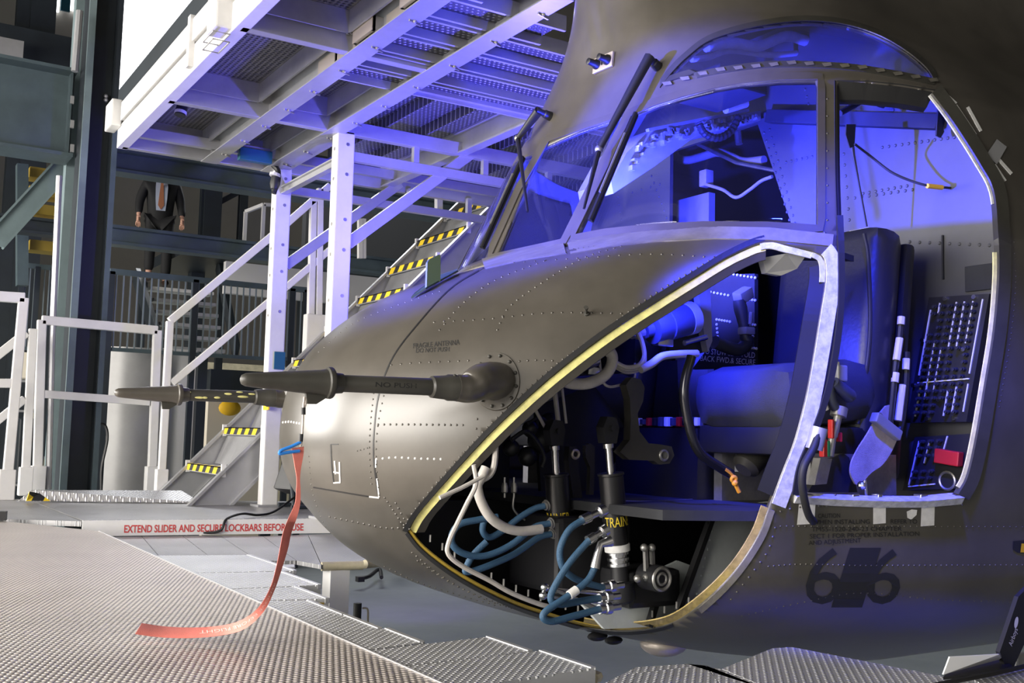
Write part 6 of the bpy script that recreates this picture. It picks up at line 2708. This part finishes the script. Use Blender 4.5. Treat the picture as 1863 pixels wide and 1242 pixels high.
def cover(T, D, label, near):
    e = empty('pitot_cover', label, 'pitot cover', T, 'pitot covers')
    b = MB()
    b.lathe(T, T+D, [(0, .004), (.004, .012), (.014, .0165), (.03, .0185), (.21, .033), (.225, .036), (.228, .041), (.238, .042), (.242, .040), (.246, .028), (.27, .026)], 24)
    b.build('cone', 'olive_dark' if near else 'olive', e, smooth=True)
    b = MB()
    s = Vector((0, 0, -1))
    c = T+D*.17+s*.026
    b.prism([c+D*.0-Vector((0, .006, 0)), c+D*.062-Vector((0, .006, 0)), c+D*.058+s*.012-Vector((0, .006, 0)), c+D*.03+s*.03-Vector((0, .006, 0)), c+D*.006+s*.03-Vector((0, .006, 0))], (0, .012, 0))
    b.build('lug', 'olive_dark', e)
    return c+D*.015+s*.028


lug = cover(PT, PD, 'near pitot cover cone with a red streamer hung from its lug', True)
cover(FT, FD, 'far pitot cover cone on the yellow worn tube', False)
cb = empty('streamer_cable', 'short braided cable with black sleeves below the near pitot cover', 'cable', lug+Vector((0, 0, -.12)))
yb = -.735
b = MB()
b.tube(smooth_path(PY([(554, 722), (552, 742), (551, 770), (549, 800), (547, 812)], yb), 4), .0028, 8)
b.tube(smooth_path(PY([(557, 722), (556, 736), (553, 742)], yb), 4), .0022, 6)
b.build('braid', 'bracket', cb, smooth=True)
b = MB()
b.tube(PY([(552, 741), (552, 754)], yb), .006, 8)
b.tube(PY([(548, 789), (547, 803)], yb), .006, 8)
b.build('sleeve', 'black', cb, smooth=True)
b = MB()
b.tube(smooth_path(PY([(547, 804), (530, 812), (512, 819), (509, 825), (522, 823), (545, 820)], yb), 5), .0042, 8)
tag(b.build('zip_tie', 'hose_blue', smooth=True), 'bright blue loop tie joining the streamer to its cable', 'tie').data.materials[0] = mat('tie_blue', (.03, .24, .75), .5)
SL = [(531, 815, .0), (534, 832, 0), (537, 850, 0), (540, 870, 0), (539, 895, 0), (537, 915, .0), (526, 940, .0), (516, 965, -.01), (510, 995, -.01), (503, 1030, 0), (492, 1068, .02), (470, 1105, .05), (438, 1128, .10), (400, 1138, .16), (350, 1141, .22), (300, 1139, .26), (258, 1133, .28)]
SR = [(553, 812, .0), (552, 828, 0), (548, 850, 0), (546, 870, 0), (547, 895, 0), (546, 918, .0), (540, 942, .0), (530, 970, .01), (524, 998, .01), (513, 1034, .02), (500, 1072, .03), (480, 1112, .05), (446, 1143, .08), (405, 1155, .13), (350, 1160, .18), (296, 1159, .22), (246, 1153, .24)]
DK0 = .012
def rb(p):
    q = P(p[0], p[1], y=yb+p[2]*1.0)
    return q
L_, R2 = [], []
for a, c in zip(SL, SR):
    A, B_ = rb(a), rb(c)
    if A.z < DK0:
        A = P(a[0], a[1], z=DK0)
    if B_.z < DK0:
        B_ = P(c[0], c[1], z=DK0)
    L_.append(A)
    R2.append(B_)
Ls, Rs = smooth_path(L_, 4), smooth_path(R2, 4)
b = MB()
b.strip(Ls, Rs, [Vector((0, .0025, -.001))]*len(Ls))
stm = tag(b.build('streamer', 'streamer_red', smooth=True, angle=60), 'long faded red warning streamer hanging from the near pitot cover', 'streamer')
print('streamer end', L_[-1], R2[-1])


def onstrip(i0, i1):
    def fn(u, v):
        t = i0+(i1-i0)*u
        k = max(0, min(int(t), len(Ls)-2))
        f_ = t-k
        A = Ls[k].lerp(Ls[k+1], f_)
        B_ = Rs[k].lerp(Rs[k+1], f_)
        n_ = (Ls[k+1]-Ls[k]).cross(Rs[k]-Ls[k]).normalized()
        if n_.dot(Vector(CAM)-A) < 0:
            n_ = -n_
        return A.lerp(B_, .34+.30*v)+n_*.0012
    return fn


decal('REMOVE BEFORE FLIGHT', onstrip(len(Ls)-26, len(Ls)-10), 'lettering', 'streamer_text', stm)

# ================================================================ loose pieces of one part become parts of their own
_KEEP = {'panel_joint', 'windshield_frame', 'stencil', 'lettering', 'logo_script', 'panel_marking', 'strut_lettering', 'bare_patch'}


def pieces(me):
    n = len(me.vertices)
    par = list(range(n))

    def find(a):
        while par[a] != a:
            par[a] = par[par[a]]
            a = par[a]
        return a
    for e in me.edges:
        a, c = find(e.vertices[0]), find(e.vertices[1])
        if a != c:
            par[a] = c
    root = [find(i) for i in range(n)]
    isl = {}
    for i, r in enumerate(root):
        isl.setdefault(r, []).append(i)
    keys = list(isl)
    if len(keys) < 2 or len(keys) > 60:
        return None
    co = [v.co for v in me.vertices]
    bx = []
    for k in keys:
        P_ = np.array([co[i][:] for i in isl[k]])
        bx.append((P_.min(0), P_.max(0)))
    g = list(range(len(keys)))

    def gf(a):
        while g[a] != a:
            a = g[a]
        return a
    for i in range(len(keys)):
        for j in range(i):
            gap = np.maximum(0, np.maximum(bx[i][0]-bx[j][1], bx[j][0]-bx[i][1]))
            sz = max((bx[i][1]-bx[i][0]).max(), (bx[j][1]-bx[j][0]).max())
            if np.sqrt((gap**2).sum()) <= max(.02, .5*sz)*.97:
                a, c = gf(i), gf(j)
                if a != c:
                    g[a] = c
    out = {}
    for i, k in enumerate(keys):
        out.setdefault(gf(i), []).extend(isl[k])
    return list(out.values()) if len(out) > 1 else None


for o in list(bpy.data.objects):
    base = o.name.split('.')[0]
    if o.type != 'MESH' or o.parent is None or o.modifiers or o.get('kind') or base in _KEEP or o.data.users > 1:
        continue
    if o.parent.get('category') == 'person':
        continue
    gr = pieces(o.data)
    if not gr:
        continue
    me0 = o.data
    for q, vs_ in enumerate(gr):
        idx = {v: i for i, v in enumerate(sorted(vs_))}
        me = bpy.data.meshes.new(base)
        fs_ = [p for p in me0.polygons if p.vertices[0] in idx]
        me.from_pydata([me0.vertices[v].co[:] for v in sorted(vs_)], [], [[idx[v] for v in p.vertices] for p in fs_])
        me.polygons.foreach_set('use_smooth', [p.use_smooth for p in fs_])
        if any(p.use_smooth for p in fs_):
            me.set_sharp_from_angle(angle=math.radians(40))
        for m_ in me0.materials:
            me.materials.append(m_)
        if q == 0:
            o.data = me
        else:
            c = o.copy()
            c.data = me
            COL.objects.link(c)
